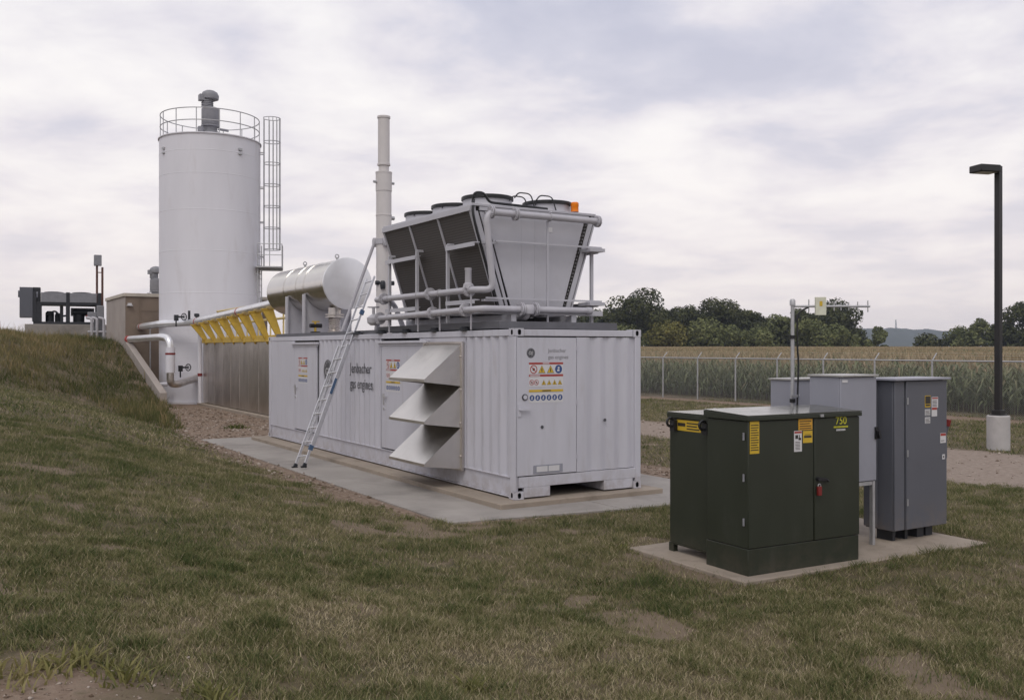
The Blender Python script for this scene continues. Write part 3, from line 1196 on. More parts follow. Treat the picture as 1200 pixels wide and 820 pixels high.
tp.box(0.10, 2.30, CY0 - 0.05, CY0 - 0.01, 4.53, 4.598)
tp.box(0.10, 2.30, CY1 + 0.02, CY1 + 0.06, 4.53, 4.598)
part('top_plate', tp, 'cool', dc, bev=0.004)
for x in (0.60, 1.83):
    for y in (1.86, 3.0, 4.14):
        c = (x, y, 4.64)
        fnm = MB()
        n_ = 40
        prof = [(0.47, 0), (0.44, 0.03), (0.42, 0.07), (0.42, 0.17), (0.435, 0.20), (0.405, 0.20), (0.395, 0.16), (0.395, 0.02)]
        fnm.lathe(c, prof, n_)
        fo = part('fan', fnm, 'cool', dc)
        gm_ = MB()
        gm_.lathe((x, y, 4.795), [(0.437, 0), (0.447, 0.005), (0.447, 0.055), (0.437, 0.065), (0.405, 0.065), (0.405, 0.05), (0.436, 0.045)], 40)
        for rr in (0.1, 0.16, 0.22, 0.28, 0.34, 0.385):
            gm_.ring((x, y, 4.86 - rr * 0.03), rr, 0.004, n=30, k=4)
        for k in range(8):
            a = k * math.pi / 4
            gm_.tube([(x + 0.06 * math.cos(a), y + 0.06 * math.sin(a), 4.862), (x + 0.42 * math.cos(a), y + 0.42 * math.sin(a), 4.845)], 0.007, 5)
        for k in range(4):
            a = k * math.pi / 2 + 0.5
            gm_.tube([(x + 0.435 * math.cos(a), y + 0.435 * math.sin(a), 4.85), (x + 0.44 * math.cos(a), y + 0.44 * math.sin(a), 4.77)], 0.012, 5)
        part('guard', gm_, 'black', fo)
        mm = MB()
        mm.lathe((x, y, 4.67), [(0.09, 0), (0.1, 0.03), (0.1, 0.13), (0.08, 0.16)], 20)
        for k in range(5):
            a = k * 2 * math.pi / 5
            u, v = Vector((math.cos(a), math.sin(a), 0)), Vector((-math.sin(a), math.cos(a), 0))
            p = Vector((x, y, 4.74))
            mm.prism([p + u * 0.09 - v * 0.05 + Vector((0, 0, -.04)), p + u * 0.37 - v * 0.09 + Vector((0, 0, -.04)), p + u * 0.37 + v * 0.09 + Vector((0, 0, .04)), p + u * 0.09 + v * 0.05 + Vector((0, 0, .04))], (0, 0, 0.006))
        part('impeller', mm, 'black', fo)
cb = MB()
cb.tube(arc_path([(0.02, 1.34, 4.66), (0.02, 1.30, 4.82), (0.2, 1.28, 4.83), (0.3, 1.29, 4.68), (1.45, 1.29, 4.66)], 0.12), 0.022, 8)
cb.tube(arc_path([(0.02, 1.30, 4.70), (-0.05, 1.22, 4.5), (0.02, 1.21, 4.2), (0.16, 1.2, 3.75), (0.33, 1.2, 3.2), (0.42, 1.2, 2.9)], 0.1), 0.022, 8)
for (xa, ya) in ((0.95, 1.55), (1.05, 1.9), (1.42, 1.6)):
    cb.tube(arc_path([(xa, ya, 4.84), (xa + 0.05, ya - 0.05, 4.93), (xa + 0.2, ya - 0.2, 4.90), (xa + 0.25, ya - 0.25, 4.66)], 0.08), 0.012, 6)
part('cable', cb, 'black', dc)
fr = MB()
fr.bar((0.30, 1.08, 4.03), (2.44, 1.08, 4.03), 0.03, 0.03)
fr.bar((0.12, 1.08, 3.10), (2.44, 1.08, 3.10), 0.03, 0.03)
fr.bar((1.30, 1.06, 2.72), (1.30, 1.06, 4.42), 0.03, 0.03)
for z in (4.03, 3.10):
    fr.box(2.14, 2.46, 1.0, 1.35, z - 0.075, z - 0.018)
    fr.box(0.1, 0.36, 1.1, 1.2, z - 0.05, z - 0.018)
fr.bar((2.33, 1.22, 2.72), (2.33, 1.22, 4.0), 0.05, 0.05)
part('front_frame', fr, 'cool', dc)
bc = MB()
bc.lathe((2.10, 1.40, 4.64), [(0.062, 0), (0.062, 0.03)], 20, 1)
bc.lathe((2.10, 1.40, 4.67), [(0.07, 0), (0.07, 0.015), (0.066, 0.09), (0.072, 0.10), (0.07, 0.155), (0.056, 0.17)], 20, 0)
part('beacon', bc, ['amber', 'cab_dark'], dc)

# coolant pipes ------------------------------------------------------
PR_ = 0.054
p1 = thing('coolant_pipe', 'grey coolant pipe looping over the top of the cooler, with bolted flanges', 'pipe', (0.5, 1.0, 3.23))
up = MB()
up.tube(arc_path([(2.28, 0.98, 4.47), (0.06, 0.98, 4.47), (0.20, 0.98, 3.23), (-0.06, 1.12, 3.23), (-0.06, 5.15, 3.24), (0.5, 5.5, 3.24), (0.8, 5.6, 2.65)], 0.2, 8), PR_, 16)
part('run', up, 'pipe', p1)
for (c, ax, r) in (((0.62, 0.98, 4.47), (1, 0, 0), 0.105), ((0.16, 0.98, 4.47), (1, 0, 0), 0.105), ((2.28, 0.98, 4.47), (1, 0, 0), 0.10), ((-0.06, 1.32, 3.23), (0, 1, 0), 0.11), ((-0.06, 2.72, 3.235), (0, 1, 0), 0.11), ((-0.06, 4.7, 3.24), (0, 1, 0), 0.11)):
    fmb = MB()
    flange(fmb, c, ax, r)
    part('flange', fmb, 'pipe', p1)
vv = MB()
vv.lathe((-0.06, 1.34, 3.25), [(0.09, 0), (0.08, 0.08), (0.055, 0.1), (0.055, 0.3), (0.06, 0.31), (0.06, 0.34)], 16)
part('air_vent', vv, 'pipe', p1)
for y in (1.25, 2.35, 3.2, 4.45):
    su = MB()
    su.bar((-0.06, y, 2.585), (-0.06, y, 3.2), 0.022, 0.022)
    su.ring((-0.06, y, 3.235), PR_ + 0.006, 0.008, (0, 1, 0), 16, 4)
    su.ring((-0.06, y, 2.9), PR_ + 0.006, 0.008, (0, 1, 0), 16, 4)
    part('clamp', su, 'pipe', p1)
su = MB()
su.bar((1.30, 1.06, 4.47), (1.30, 0.95, 4.56), 0.03, 0.03)
part('clamp', su, 'pipe', p1)
su = MB()
su.ring((1.30, 0.98, 4.47), PR_ + 0.008, 0.012, (1, 0, 0), 16, 5)
part('clamp', su, 'pipe', p1)
p2 = thing('coolant_pipe', 'grey coolant pipe running low round the foot of the cooler', 'pipe', (0.5, 1.0, 2.9))
lo = MB()
lo.tube(arc_path([(2.06, 0.98, 2.93), (0.0, 0.96, 2.92), (-0.10, 1.1, 2.91), (-0.06, 5.3, 2.87), (0.3, 5.8, 2.87), (0.3, 5.9, 2.58)], 0.15, 6), PR_, 16)
lo.tube([(2.04, 0.98, 2.93), (2.14, 0.98, 2.93)], PR_ * 1.15, 16)
part('run', lo, 'pipe', p2)
for (c, ax, r) in (((0.72, 0.98, 2.925), (1, 0, 0), 0.115), ((1.0, 0.98, 2.926), (1, 0, 0), 0.115), ((-0.08, 1.4, 2.91), (0, 1, 0), 0.11), ((-0.07, 2.6, 2.9), (0, 1, 0), 0.11), ((-0.06, 4.9, 2.87), (0, 1, 0), 0.12)):
    fmb = MB()
    flange(fmb, c, ax, r)
    part('flange', fmb, 'pipe', p2)
el = MB()
el.tube(arc_path([(0.86, 0.98, 2.926), (0.86, 1.02, 2.80), (0.80, 1.5, 2.80)], 0.1, 5), PR_, 14)
el.lathe((0.86, 0.98, 2.85), [(0.10, 0), (0.115, 0.05), (0.115, 0.11), (0.10, 0.15)], 16)
part('branch', el, 'pipe', p2)
vb = MB()
vb.lathe((-0.06, 5.2, 2.84), [(0.06, -0.1), (0.12, -0.05), (0.13, 0.05), (0.07, 0.1), (0.03, 0.12), (0.03, 0.26)], 16)
vb.ring((-0.06, 5.2, 3.1), 0.11, 0.013, n=20, k=6)
part('valve', vb, 'pipe', p2)

# ------------------------------------------------------------------ roof plates, silencer, stack
rp = thing('roof_equipment_rail', 'dark mounting rail along the container roof edge under the pipes and drum', 'rail', (0.2, 8.5, 2.59))
q = MB()
q.box(0.14, 0.30, 5.45, 12.0, 2.58, 2.66)
q.box(1.9, 2.06, 5.45, 12.0, 2.58, 2.66)
part('rail', q, 'deck', rp)
for y in (1.6, 2.7, 3.9, 5.0, 6.2):
    fq = MB()
    fq.lathe((0.02, y, 2.578), [(0.11, 0), (0.11, 0.03), (0.07, 0.05), (0.07, 0.07)], 14)
    part('mounting_foot', fq, 'dark', rp)

SX, SZ, SRr, SY0, SY1 = 0.88, 3.82, 0.60, 8.93, 13.3
si = thing('exhaust_silencer', 'horizontal shiny stainless exhaust silencer drum on the container roof', 'silencer', (SX, 10.5, 2.59))
dm = MB()
prof = [(SRr * 0.96, 0), (SRr, 0.015)]
for sgm in (1.35, 1.42, 1.95, 2.02, 2.9, 2.97):
    prof += [(SRr, sgm - 0.004), (SRr + 0.006, sgm), (SRr, sgm + 0.004)]
prof += [(SRr, SY1 - SY0 - 0.015), (SRr * 0.96, SY1 - SY0)]
dm.lathe((SX, SY0, SZ), prof, 64, 0, (0, 1, 0))
part('drum', dm, 'steel', si, ang=30)
ecp = MB()
ecp.lathe((SX, SY0 - 0.03, SZ), [(SRr - 0.02, 0), (SRr + 0.012, 0.006), (SRr + 0.012, 0.05)], 64, 0, (0, 1, 0))
part('end_cap', ecp, 'jacket', si, ang=30)
for y in (10.27, 11.57):
    sd = MB()
    pts = [(0.30, y, 2.66), (0.30, y, 3.62)]
    for k in range(13):
        a = math.pi + 0.32 + (math.pi - 0.64) * k / 12
        pts.append((SX + (SRr + 0.004) * math.cos(a), y, SZ + (SRr + 0.004) * math.sin(a)))
    pts += [(1.46, y, 3.62), (1.46, y, 2.66)]
    sd.prism(pts, (0, 0.02, 0))
    sd.box(0.27, 0.30, y - 0.08, y + 0.10, 2.66, 3.62)
    sd.box(1.46, 1.49, y - 0.08, y + 0.10, 2.66, 3.62)
    part('saddle', sd, 'pipe', si)
for y in (9.6, 11.9):
    lg = MB()
    lg.tube([(SX, y, SZ + SRr), (SX, y, SZ + SRr + 0.08)], 0.03, 8)
    lg.ring((SX, y, SZ + SRr + 0.1), 0.045, 0.014, (0, 1, 0), 14, 6)
    part('lifting_lug', lg, 'galv', si)
bl = MB()
prof = [(0.17, 0.0), (0.17, 0.04)]
for k in range(6):
    prof += [(0.13, 0.05 + k * 0.05), (0.155, 0.075 + k * 0.05)]
prof += [(0.13, 0.36), (0.22, 0.365), (0.22, 0.39), (0.16, 0.395), (0.16, 0.42), (0.22, 0.425), (0.22, 0.45), (0.15, 0.46), (0.15, 0.60)]
bl.lathe((0.72, 9.35, 2.66), prof, 28)
part('bellows', bl, 'steel_rough', si)
iv = thing('gas_valve', 'small yellow and black valve on the roof below the silencer drum', 'valve', (0.45, 9.9, 2.66))
q = MB()
q.box(0.33, 0.55, 9.85, 9.95, 2.66, 2.70, 1)
q.tube([(0.30, 9.9, 2.84), (0.60, 9.9, 2.84)], 0.05, 12, 1)
q.tube([(0.44, 9.9, 2.70), (0.44, 9.9, 2.93)], 0.03, 10, 0)
q.bar((0.36, 9.9, 2.94), (0.54, 9.9, 2.94), 0.03, 0.03, 0)
part('body', q, ['yellow', 'black'], iv)

KX, KY = 1.09, 7.3
stk = thing('exhaust_stack', 'tall pale two-stage exhaust stack braced on the container roof', 'stack', (KX, KY, 2.59))
q = MB()
q.lathe((KX, KY, 2.58), [(0.26, 0), (0.26, 0.03), (0.17, 0.035), (0.17, 2.65), (0.178, 2.655), (0.178, 2.685), (0.17, 2.69), (0.17, 3.20), (0.18, 3.205), (0.18, 3.60), (0.165, 3.61)], 32)
part('lower_tube', q, 'stack', stk)
q = MB()
q.lathe((KX, KY, 6.18), [(0.185, 0), (0.185, 0.03), (0.115, 0.035), (0.115, 0.17), (0.145, 0.175), (0.145, 0.215), (0.13, 0.22), (0.13, 1.22), (0.145, 1.225), (0.145, 1.27), (0.12, 1.27), (0.12, 1.1)], 32)
part('upper_tube', q, 'stack', stk)
q = MB()
q.lathe((KX, KY, 4.60), [(0.19, 0), (0.19, 0.12)], 24)
for a in (0.3, 2.4, 4.5):
    q.lathe((KX + 0.2 * math.cos(a), KY + 0.2 * math.sin(a), 4.6), [(0.05, -0.05), (0.07, 0.0), (0.07, 0.1), (0.05, 0.15)], 10)
part('brace_collar', q, 'pipe', stk)
for (xe, ye) in ((0.28, 7.75), (1.95, 7.7), (1.3, 6.05)):
    q = MB()
    a = Vector((KX, KY, 4.66))
    e = Vector((xe, ye, 2.66))
    dv = Vector((xe - KX, ye - KY, 0)).normalized() * 0.2
    q.tube([a + dv, e], 0.035, 12)
    q.box(xe - 0.08, xe + 0.08, ye - 0.08, ye + 0.08, 2.575, 2.66)
    part('brace', q, 'pipe', stk)
for (dx, z, r) in ((-0.2, 5.98, 0.03), (0.2, 5.98, 0.03), (0.2, 5.2, 0.045)):
    q = MB()
    q.tube([(KX + dx * 0.8, KY, z), (KX + dx * 1.25, KY + dx * 0.05, z)], r, 12)
    part('sampling_port', q, 'galv', stk)
q = MB()
q.prism([(KX - 0.03, KY - 0.178, 4.82), (KX + 0.05, KY - 0.172, 4.82), (KX + 0.05, KY - 0.172, 4.96), (KX - 0.03, KY - 0.178, 4.96)], (0, 0.004, 0))
part('warning_plate', q, 'rust', stk)
q = MB()
q.tube([(KX - 0.22, KY - 0.05, 3.74), (KX + 0.2, KY - 0.1, 3.74)], 0.05, 12)
q.lathe((KX - 0.1, KY - 0.17, 3.6), [(0.05, 0), (0.06, 0.05), (0.06, 0.14), (0.04, 0.18)], 12)
part('drain_trap', q, 'dark', stk)

# ladder ----------------------------------------------------------------
fA, fT = Vector((-1.28, 5.98, -0.08)), Vector((0.50, 6.71, 3.82))
la = thing('extension_ladder', 'aluminium extension ladder leaning against the container side', 'ladder', (-1.28, 5.98, -0.08))
dv = (fT - fA).normalized()
sd_ = Vector((0.10, -1, 0))
sd_ = (sd_ - dv * sd_.dot(dv)).normalized()
nn = dv.cross(sd_).normalized()
if nn.x > 0:
    nn = -nn
L = (fT - fA).length
for s_ in (-1, 1):
    q = MB()
    q.bar(fA + sd_ * 0.19 * s_ + nn * 0.03, fA + dv * L * 0.62 + sd_ * 0.19 * s_ + nn * 0.03, 0.024, 0.05, 0, tuple(nn))
    part('rail', q, 'alu', la)
    q = MB()
    q.bar(fA + dv * 0.5 + sd_ * 0.155 * s_ - nn * 0.03, fT + sd_ * 0.155 * s_ - nn * 0.03, 0.022, 0.042, 0, tuple(nn))
    part('fly_rail', q, 'alu', la)
    q = MB()
    q.bar(fA + sd_ * 0.19 * s_ + nn * 0.03 + Vector((0, 0, 0.01)), fA + sd_ * 0.19 * s_ + nn * 0.03 + dv * 0.09, 0.034, 0.07, 1, tuple(nn))
    q.box(*sum([[c - h, c + h] for c, h in zip(fA + sd_ * 0.19 * s_ + nn * 0.03 + Vector((0, 0, 0.018)), (0.055, 0.028, 0.017))], []), 0)
    part('foot', q, ['black', 'dark'], la)
k = 0
t = 0.25
while t < L - 0.1:
    q = MB()
    if t < L * 0.6:
        q.tube([fA + dv * t - sd_ * 0.19 + nn * 0.03, fA + dv * t + sd_ * 0.19 + nn * 0.03], 0.016, 8)
    if t > 0.55:
        q.tube([fA + dv * (t + 0.03) - sd_ * 0.155 - nn * 0.03, fA + dv * (t + 0.03) + sd_ * 0.155 - nn * 0.03], 0.015, 8)
    part('rung', q, 'alu', la)
    t += 0.305
q = MB()
c = fA + dv * 1.75 + sd_ * 0.206 + nn * 0.03
q.obox(c, dv * 0.17, nn * 0.030, sd_ * 0.003)
part('maker_label', q, 'blue', la)
q = MB()
c = fA + dv * 0.42 + sd_ * 0.19 + nn * 0.03
q.obox(c, dv * 0.05, nn * 0.045, sd_ * 0.016)
part('bracket', q, 'blue', la)
q = MB()
c = fA + dv * L * 0.8 + sd_ * 0.165 - nn * 0.03
q.obox(c, dv * 0.05, nn * 0.045, sd_ * 0.02)
part('bracket', q, 'blue', la)

# ------------------------------------------------------------------ clad enclosure behind
en = thing('clad_enclosure', 'long enclosure clad in dull stainless sheet behind the container', 'enclosure', (3.6, 21, -0.1))
EX0, EX1, EY0, EY1, EZ = 2.38, 4.9, 15.0, 29.05, 2.66
q = MB()
q.box(EX0 + 0.03, EX1, EY0, EY1, 0.0, EZ - 0.03)
part('core', q, 'steel_rough', en)
y = EY0
k = 0
while y < EY1 - 0.1:
    y2 = min(y + 1.22, EY1)
    q = MB()
    dz = 0.004 * math.sin(k * 2.1)
    q.prism([(EX0, y + 0.006, 0.03), (EX0 + dz, y2 - 0.006, 0.03), (EX0 + dz, y2 - 0.006, EZ - 0.1), (EX0, y + 0.006, EZ - 0.1)], (0.024, 0, 0))
    q.box(EX0 - 0.006, EX0 + 0.026, y2 - 0.02, y2 + 0.006, 0.03, EZ - 0.1)
    part('cladding_sheet', q, 'steel_rough', en)
    y = y2
    k += 1
q = MB()
q.box(EX0 - 0.03, EX1 + 0.03, EY0, EY1 + 0.03, EZ - 0.095, EZ)
part('roof', q, 'galv', en, bev=0.004)
q = MB()
q.box(EX0 - 0.22, EX1 + 0.1, EY0, EY1 + 0.25, -0.4, -0.02)
part('foundation', q, 'conc_warm', en, bev=0.01)

gr = thing('guard_rail', 'faded yellow guard rail along the clad enclosure roof behind the pipe', 'railing', (2.95, 24, EZ))
for z in (3.28, 3.72, 3.88):
    q = MB()
    q.tube([(2.95, 17.0, z + 0.1), (2.95, 29.0, z)], 0.045, 8)
    part('rail', q, 'yellow_pale', gr)
for k in range(9):
    q = MB()
    yk = 17.1 + k * 1.48
    q.bar((2.95, yk, EZ), (2.95, yk, 3.93), 0.05, 0.05)
    part('post', q, 'yellow_pale', gr)
q = MB()
q.box(2.93, 2.97, 17.0, 29.0, EZ, 2.78)
part('toe_board', q, 'yellow', gr)

gp_ = thing('gas_pipe', 'aluminium jacketed gas pipe sloping along the enclosure top on yellow brackets', 'pipe', (2.0, 24, 2.66))
path = arc_path([(1.0, 35.7, 3.33), (1.0, 30.7, 3.37), (1.85, 29.2, 3.40), (2.0, 28.7, 3.42), (2.0, 18.2, 3.74), (1.4, 14.2, 3.80), (0.95, 13.2, 3.82)], 0.35, 5)
q = MB()
q.tube(path, 0.155, 20)
run = part('run', q, 'jacket', gp_)
for k in range(9):
    yy = 19.0 + k * 1.15
    zz = 3.42 + (28.7 - yy) * (0.32 / 10.5)
    q = MB()
    q.tube([(2.0, yy - 0.02, zz), (2.0, yy + 0.02, zz)], 0.159, 20)
    part('jacket_band', q, 'alu', run)
for (p, a) in (((1.0, 35.2, 3.335), (0, 1, 0)), ((2.0, 28.55, 3.425), (0, 1, 0)), ((2.0, 22.2, 3.618), (0, 1, 0))):
    q = MB()
    q.tube([Vector(p) - Vector(a) * 0.05, Vector(p) + Vector(a) * 0.05], 0.163, 20)
    part('marker_tape', q, 'st_red', run)
for k in range(8):
    yy = 18.6 + k * 1.42
    zz = 3.42 + (28.7 - yy) * (0.32 / 10.5) - 0.15
    q = MB()
    yq = yy - 0.06
    q.prism([(1.74, yq, zz), (2.12, yq, zz), (2.42, yq, EZ + 0.02), (2.36, yq, EZ - 0.22), (2.26, yq, EZ - 0.02)], (0, 0.10, 0))
    q.box(1.72, 2.16, yq - 0.02, yq + 0.12, zz - 0.01, zz + 0.03)
    part('bracket', q, 'yellow', gp_)
q = MB()
q.box(2.30, 2.352, 18.2, 29.0, EZ - 0.13, EZ + 0.04)
part('edge_angle', q, 'yellow', gp_)

rz = thing('riser_pipe', 'white riser pipe with a red band at the corner of the clad enclosure', 'pipe', (2.28, 29.22, -0.1))
q = MB()
q.tube([(2.27, 29.2, -0.15), (2.27, 29.2, 2.9)], 0.085, 14)
part('run', q, 'white', rz)
q = MB()
q.tube([(2.27, 29.2, 1.12), (2.27, 29.2, 1.24)], 0.10, 14)
part('band', q, 'red', rz)

# lagged U pipe into the tank
up_ = thing('lagged_pipe', 'thick lagged pipe dropping into a U bend before the white tank', 'pipe', (0.9, 29, -0.1))
q = MB()
q.tube(arc_path([(0.45, 35.7, 2.74), (0.72, 29.3, 2.78), (0.90, 28.6, 2.72), (0.92, 28.55, 1.9)], 0.4, 6), 0.15, 18)
part('run', q, 'jacket', up_)
q = MB()
q.tube([(0.92, 28.55, 2.35), (0.92, 28.55, 1.3)], 0.19, 18)
part('lagging', q, 'white', up_)
q = MB()
q.tube(arc_path([(0.92, 28.55, 1.3), (0.92, 28.55, 0.85), (1.25, 28.75, 0.80), (2.35, 30.1, 1.02)], 0.45, 8), 0.15, 16)
part('bend', q, 'steel_rough', up_)
q = MB()
q.tube([(0.92, 28.55, 2.04), (0.92, 28.55, 2.12)], 0.2, 18)
part('band', q, 'red', up_)
for (c, ax) in (((0.40 + 0.03, 35.4, 2.742), (0.04, -1, 0)),):
    q = MB()
    q.tube([Vector(c) - Vector(ax) * 0.1, Vector(c) + Vector(ax) * 0.1], 0.165, 16)
    part('marker_tape', q, 'st_red', up_)
q = MB()
q.tube([(0.2, 36, 0.75), (0.55, 30.4, 0.75), (1.2, 30.6, 0.75)], 0.09, 10)
part('branch', q, 'white', up_)
for (px, py, pz, lab) in ((1.50, 29.25, 3.52, 'black handwheel valve standing on the gas pipe beside the tank'), (1.62, 29.0, 1.38, 'black handwheel valve low by the U bend at the tank')):
    hv = thing('handwheel_valve', lab, 'valve', (px, py, pz))
    q = MB()
    q.ring((px + 0.12, py, pz + 0.12), 0.14, 0.02, (0.5, -0.85, 0), 20, 6)
    for k in range(3):
        a = k * math.pi / 3
        u = Vector((0.85, 0.5, 0)) * math.cos(a) + Vector((0, 0, 1)) * math.sin(a)
        c = Vector((px + 0.12, py, pz + 0.12))
        q.tube([c - u * 0.14, c + u * 0.14], 0.01, 5)
    part('handwheel', q, 'dark', hv)
    q = MB()
    q.tube([(px + 0.12, py, pz + 0.12), (px - 0.18, py + 0.1, pz + 0.12)], 0.04, 10)
    q.box(px - 0.26, px - 0.1, py, py + 0.16, pz - 0.05, pz + 0.2)
    q.tube([(px - 0.18, py + 0.1, pz + 0.1), (px - 0.18, py + 0.1, pz - 0.3)], 0.03, 10)
    part('body', q, 'dark', hv)
gv = thing('pressure_gauge', 'dark instrument on a stem on the gas pipe by the tank', 'gauge', (1.95, 28.95, 3.5))
q = MB()
q.tube([(1.80, 29.1, 3.5), (1.80, 29.1, 3.9)], 0.05, 10)
q.tube([(2.08, 28.95, 3.5), (2.08, 28.95, 3.68)], 0.02, 8)
q.lathe((2.08, 28.95, 3.62), [(0.06, 0), (0.11, 0.05), (0.11, 0.14), (0.08, 0.16)], 14)
part('body', q, 'dark', gv)

# ------------------------------------------------------------------ tank
TX, TY, TR, TZ = 3.42, 32.07, 2.22, 11.75
tk = thing('storage_tank', 'tall white cylindrical tank with a railed top and caged ladder', 'tank', (TX, TY, -0.1))
q = MB()
prof = [(TR + 0.12, -0.15), (TR + 0.12, -0.02), (TR, -0.015)]
for z in (1.25, 2.55, 4.75, 6.6, 8.4, 10.0, 11.0):
    prof += [(TR, z - 0.02), (TR + 0.005, z - 0.012), (TR + 0.005, z + 0.012), (TR, z + 0.02)]
prof += [(TR, TZ - 0.05), (TR + 0.05, TZ - 0.045), (TR + 0.05, TZ), (TR - 0.02, TZ + 0.01)]
q.lathe((TX, TY, 0), prof, 96)
part('shell', q, 'white', tk, ang=30)
q = MB()
q.lathe((TX, TY, TZ - 0.02), [(TR - 0.01, 0), (0.55, 0.22), (0.5, 0.25), (0.5, 0.42), (0.3, 0.44)], 64)
part('roof', q, 'white', tk)
q = MB()
RRr = TR - 0.05
for z in (TZ + 0.55, TZ + 1.08):
    q.ring((TX, TY, z), RRr, 0.022, n=72, k=6)
part('handrail', q, 'galv', tk)
for k in range(14):
    a = 2 * math.pi * (k + 0.35) / 14
    q = MB()
    q.tube([(TX + RRr * math.cos(a), TY + RRr * math.sin(a), TZ), (TX + RRr * math.cos(a), TY + RRr * math.sin(a), TZ + 1.08)], 0.022, 6)
    part('railing_post', q, 'galv', tk)
# gear motor of the mixer


def gearmotor(x, y, z, s, parent, nm):
    q = MB()
    q.lathe((x, y, z), [(0.45 * s, 0), (0.45 * s, 0.05 * s), (0.30 * s, 0.06 * s), (0.30 * s, 0.28 * s), (0.42 * s, 0.3 * s), (0.42 * s, 0.36 * s)], 24)
    q.lathe((x, y, z + 0.36 * s), [(0.36 * s, 0), (0.40 * s, 0.05 * s), (0.40 * s, 0.75 * s), (0.30 * s, 0.82 * s)], 20)
    mo = part(nm, q, 'motor', parent, bev=0.01)
    q = MB()
    for k in range(4):
        q.lathe((x - 0.14 * s, y, z + (1.17 + k * 0.085) * s), [(0.24 * s, 0), (0.27 * s, 0.02 * s), (0.27 * s, 0.05 * s), (0.24 * s, 0.085 * s)], 18)
    q.lathe((x - 0.02 * s, y, z + 1.51 * s), [(0.26 * s, 0), (0.38 * s, 0.05 * s), (0.40 * s, 0.22 * s), (0.33 * s, 0.36 * s), (0.2 * s, 0.44 * s), (0.08 * s, 0.47 * s)], 18)
    q.box(x - 0.52 * s, x - 0.3 * s, y - 0.2 * s, y + 0.14 * s, z + 1.45 * s, z + 1.72 * s)
    part('motor_housing', q, 'motor', mo)
    q = MB()
    q.tube([(x + 0.3 * s, y - 0.2 * s, z + 0.2 * s), (x + 0.75 * s, y - 0.3 * s, z + 0.15 * s)], 0.06 * s, 8)
    q.lathe((x - 0.5 * s, y - 0.25 * s, z - 0.02 * s), [(0.14 * s, 0), (0.14 * s, 0.2 * s), (0.1 * s, 0.24 * s)], 12)
    part('nozzle', q, 'motor', mo)
    return mo


gearmotor(TX, TY, TZ + 0.42, 1.0, tk, 'mixer_drive')
for (az) in (-2.894, -1.218):
    c = Vector((TX + TR * math.cos(az), TY + TR * math.sin(az), 0))
    rt = Vector((-math.sin(az), math.cos(az), 0))
    ou = Vector((math.cos(az), math.sin(az), 0))
    q = MB()
    for z in (11.15, 10.95):
        q.obox(c + Vector((0, 0, z)) + ou * 0.03, rt * 0.09, ou * 0.04, Vector((0, 0, 0.05 if z > 11 else 0.03)))
    part('lifting_lug', q, 'galv', tk)
# caged ladder
aL = math.atan2(-0.33, 0.94)
ou, rt = Vector((math.cos(aL), math.sin(aL), 0)), Vector((-math.sin(aL), math.cos(aL), 0))
cB = Vector((TX, TY, 0)) + ou * (TR + 0.16)
for (za, zb2, sh) in ((6.05, 13.0, 0.0), (0.4, 7.0, -0.55)):
    if sh:
        ou, rt = Vector((math.cos(aL - 0.36), math.sin(aL - 0.36), 0)), Vector((-math.sin(aL - 0.36), math.cos(aL - 0.36), 0))
        base = Vector((TX, TY, 0)) + ou * (TR + 0.16)
        sh = 0
    else:
        base = cB
    for s_ in (-1, 1):
        q = MB()
        q.tube([base + rt * 0.21 * s_ + Vector((0, 0, za)), base + rt * 0.21 * s_ + Vector((0, 0, zb2))], 0.025, 6)
        part('ladder_rail', q, 'galv', tk)
    z = za + 0.2
    while z < zb2 - 0.1:
        q = MB()
        q.tube([base - rt * 0.21 + Vector((0, 0, z)), base + rt * 0.21 + Vector((0, 0, z))], 0.014, 5)
        part('ladder_rung', q, 'galv', tk)
        z += 0.305
    for z in np.arange(za + 0.5, min(zb2, TZ), 1.6):
        for s_ in (-1, 1):
            q = MB()
            q.bar(base + rt * 0.21 * s_ + Vector((0, 0, z)), base + rt * 0.21 * s_ - ou * (0.2 + sh * sh * 0.5) + Vector((0, 0, z)), 0.04, 0.04)
            part('ladder_stay', q, 'galv', tk)
ou, rt = Vector((math.cos(aL), math.sin(aL), 0)), Vector((-math.sin(aL), math.cos(aL), 0))
q = MB()
cage_c = cB + ou * 0.36


def hoop(q, z):
    pts = []
    for k in range(17):
        a = -2.2 + 4.4 * k / 16
        pts.append(cage_c + ou * 0.38 * math.cos(a) + rt * 0.38 * math.sin(a) + Vector((0, 0, z)))
    pts = [cB + rt * -0.21 + Vector((0, 0, z))] + pts + [cB + rt * 0.21 + Vector((0, 0, z))]
    q.tube(pts, 0.02, 5)


for z in (13.0, 11.9, 10.9, 9.9, 8.9, 7.9, 6.9):
    q = MB()
    hoop(q, z)
    part('cage_hoop', q, 'galv', tk)
for k in range(9):
    a = -1.9 + 3.8 * k / 8
    p = cage_c + ou * 0.38 * math.cos(a) + rt * 0.38 * math.sin(a)
    q = MB()
    q.tube([p + Vector((0, 0, 6.9)), p + Vector((0, 0, 13.0))], 0.018, 5)
    part('cage_strap', q, 'galv', tk)
q = MB()
pc = cB + ou * 0.28 - rt * 0.45
q.obox(pc + Vector((0, 0, 6.0)), ou * 0.58, rt * 0.75, Vector((0, 0, 0.03)))
q.obox(pc + Vector((0, 0, 5.93)), ou * 0.58, rt * 0.04, Vector((0, 0, 0.06)))
for z in (6.55, 7.05):
    q.tube([pc - ou * 0.5 - rt * 0.72 + Vector((0, 0, z)), pc + ou * 0.56 - rt * 0.72 + Vector((0, 0, z)), pc + ou * 0.56 + rt * 0.72 + Vector((0, 0, z))], 0.02, 6)
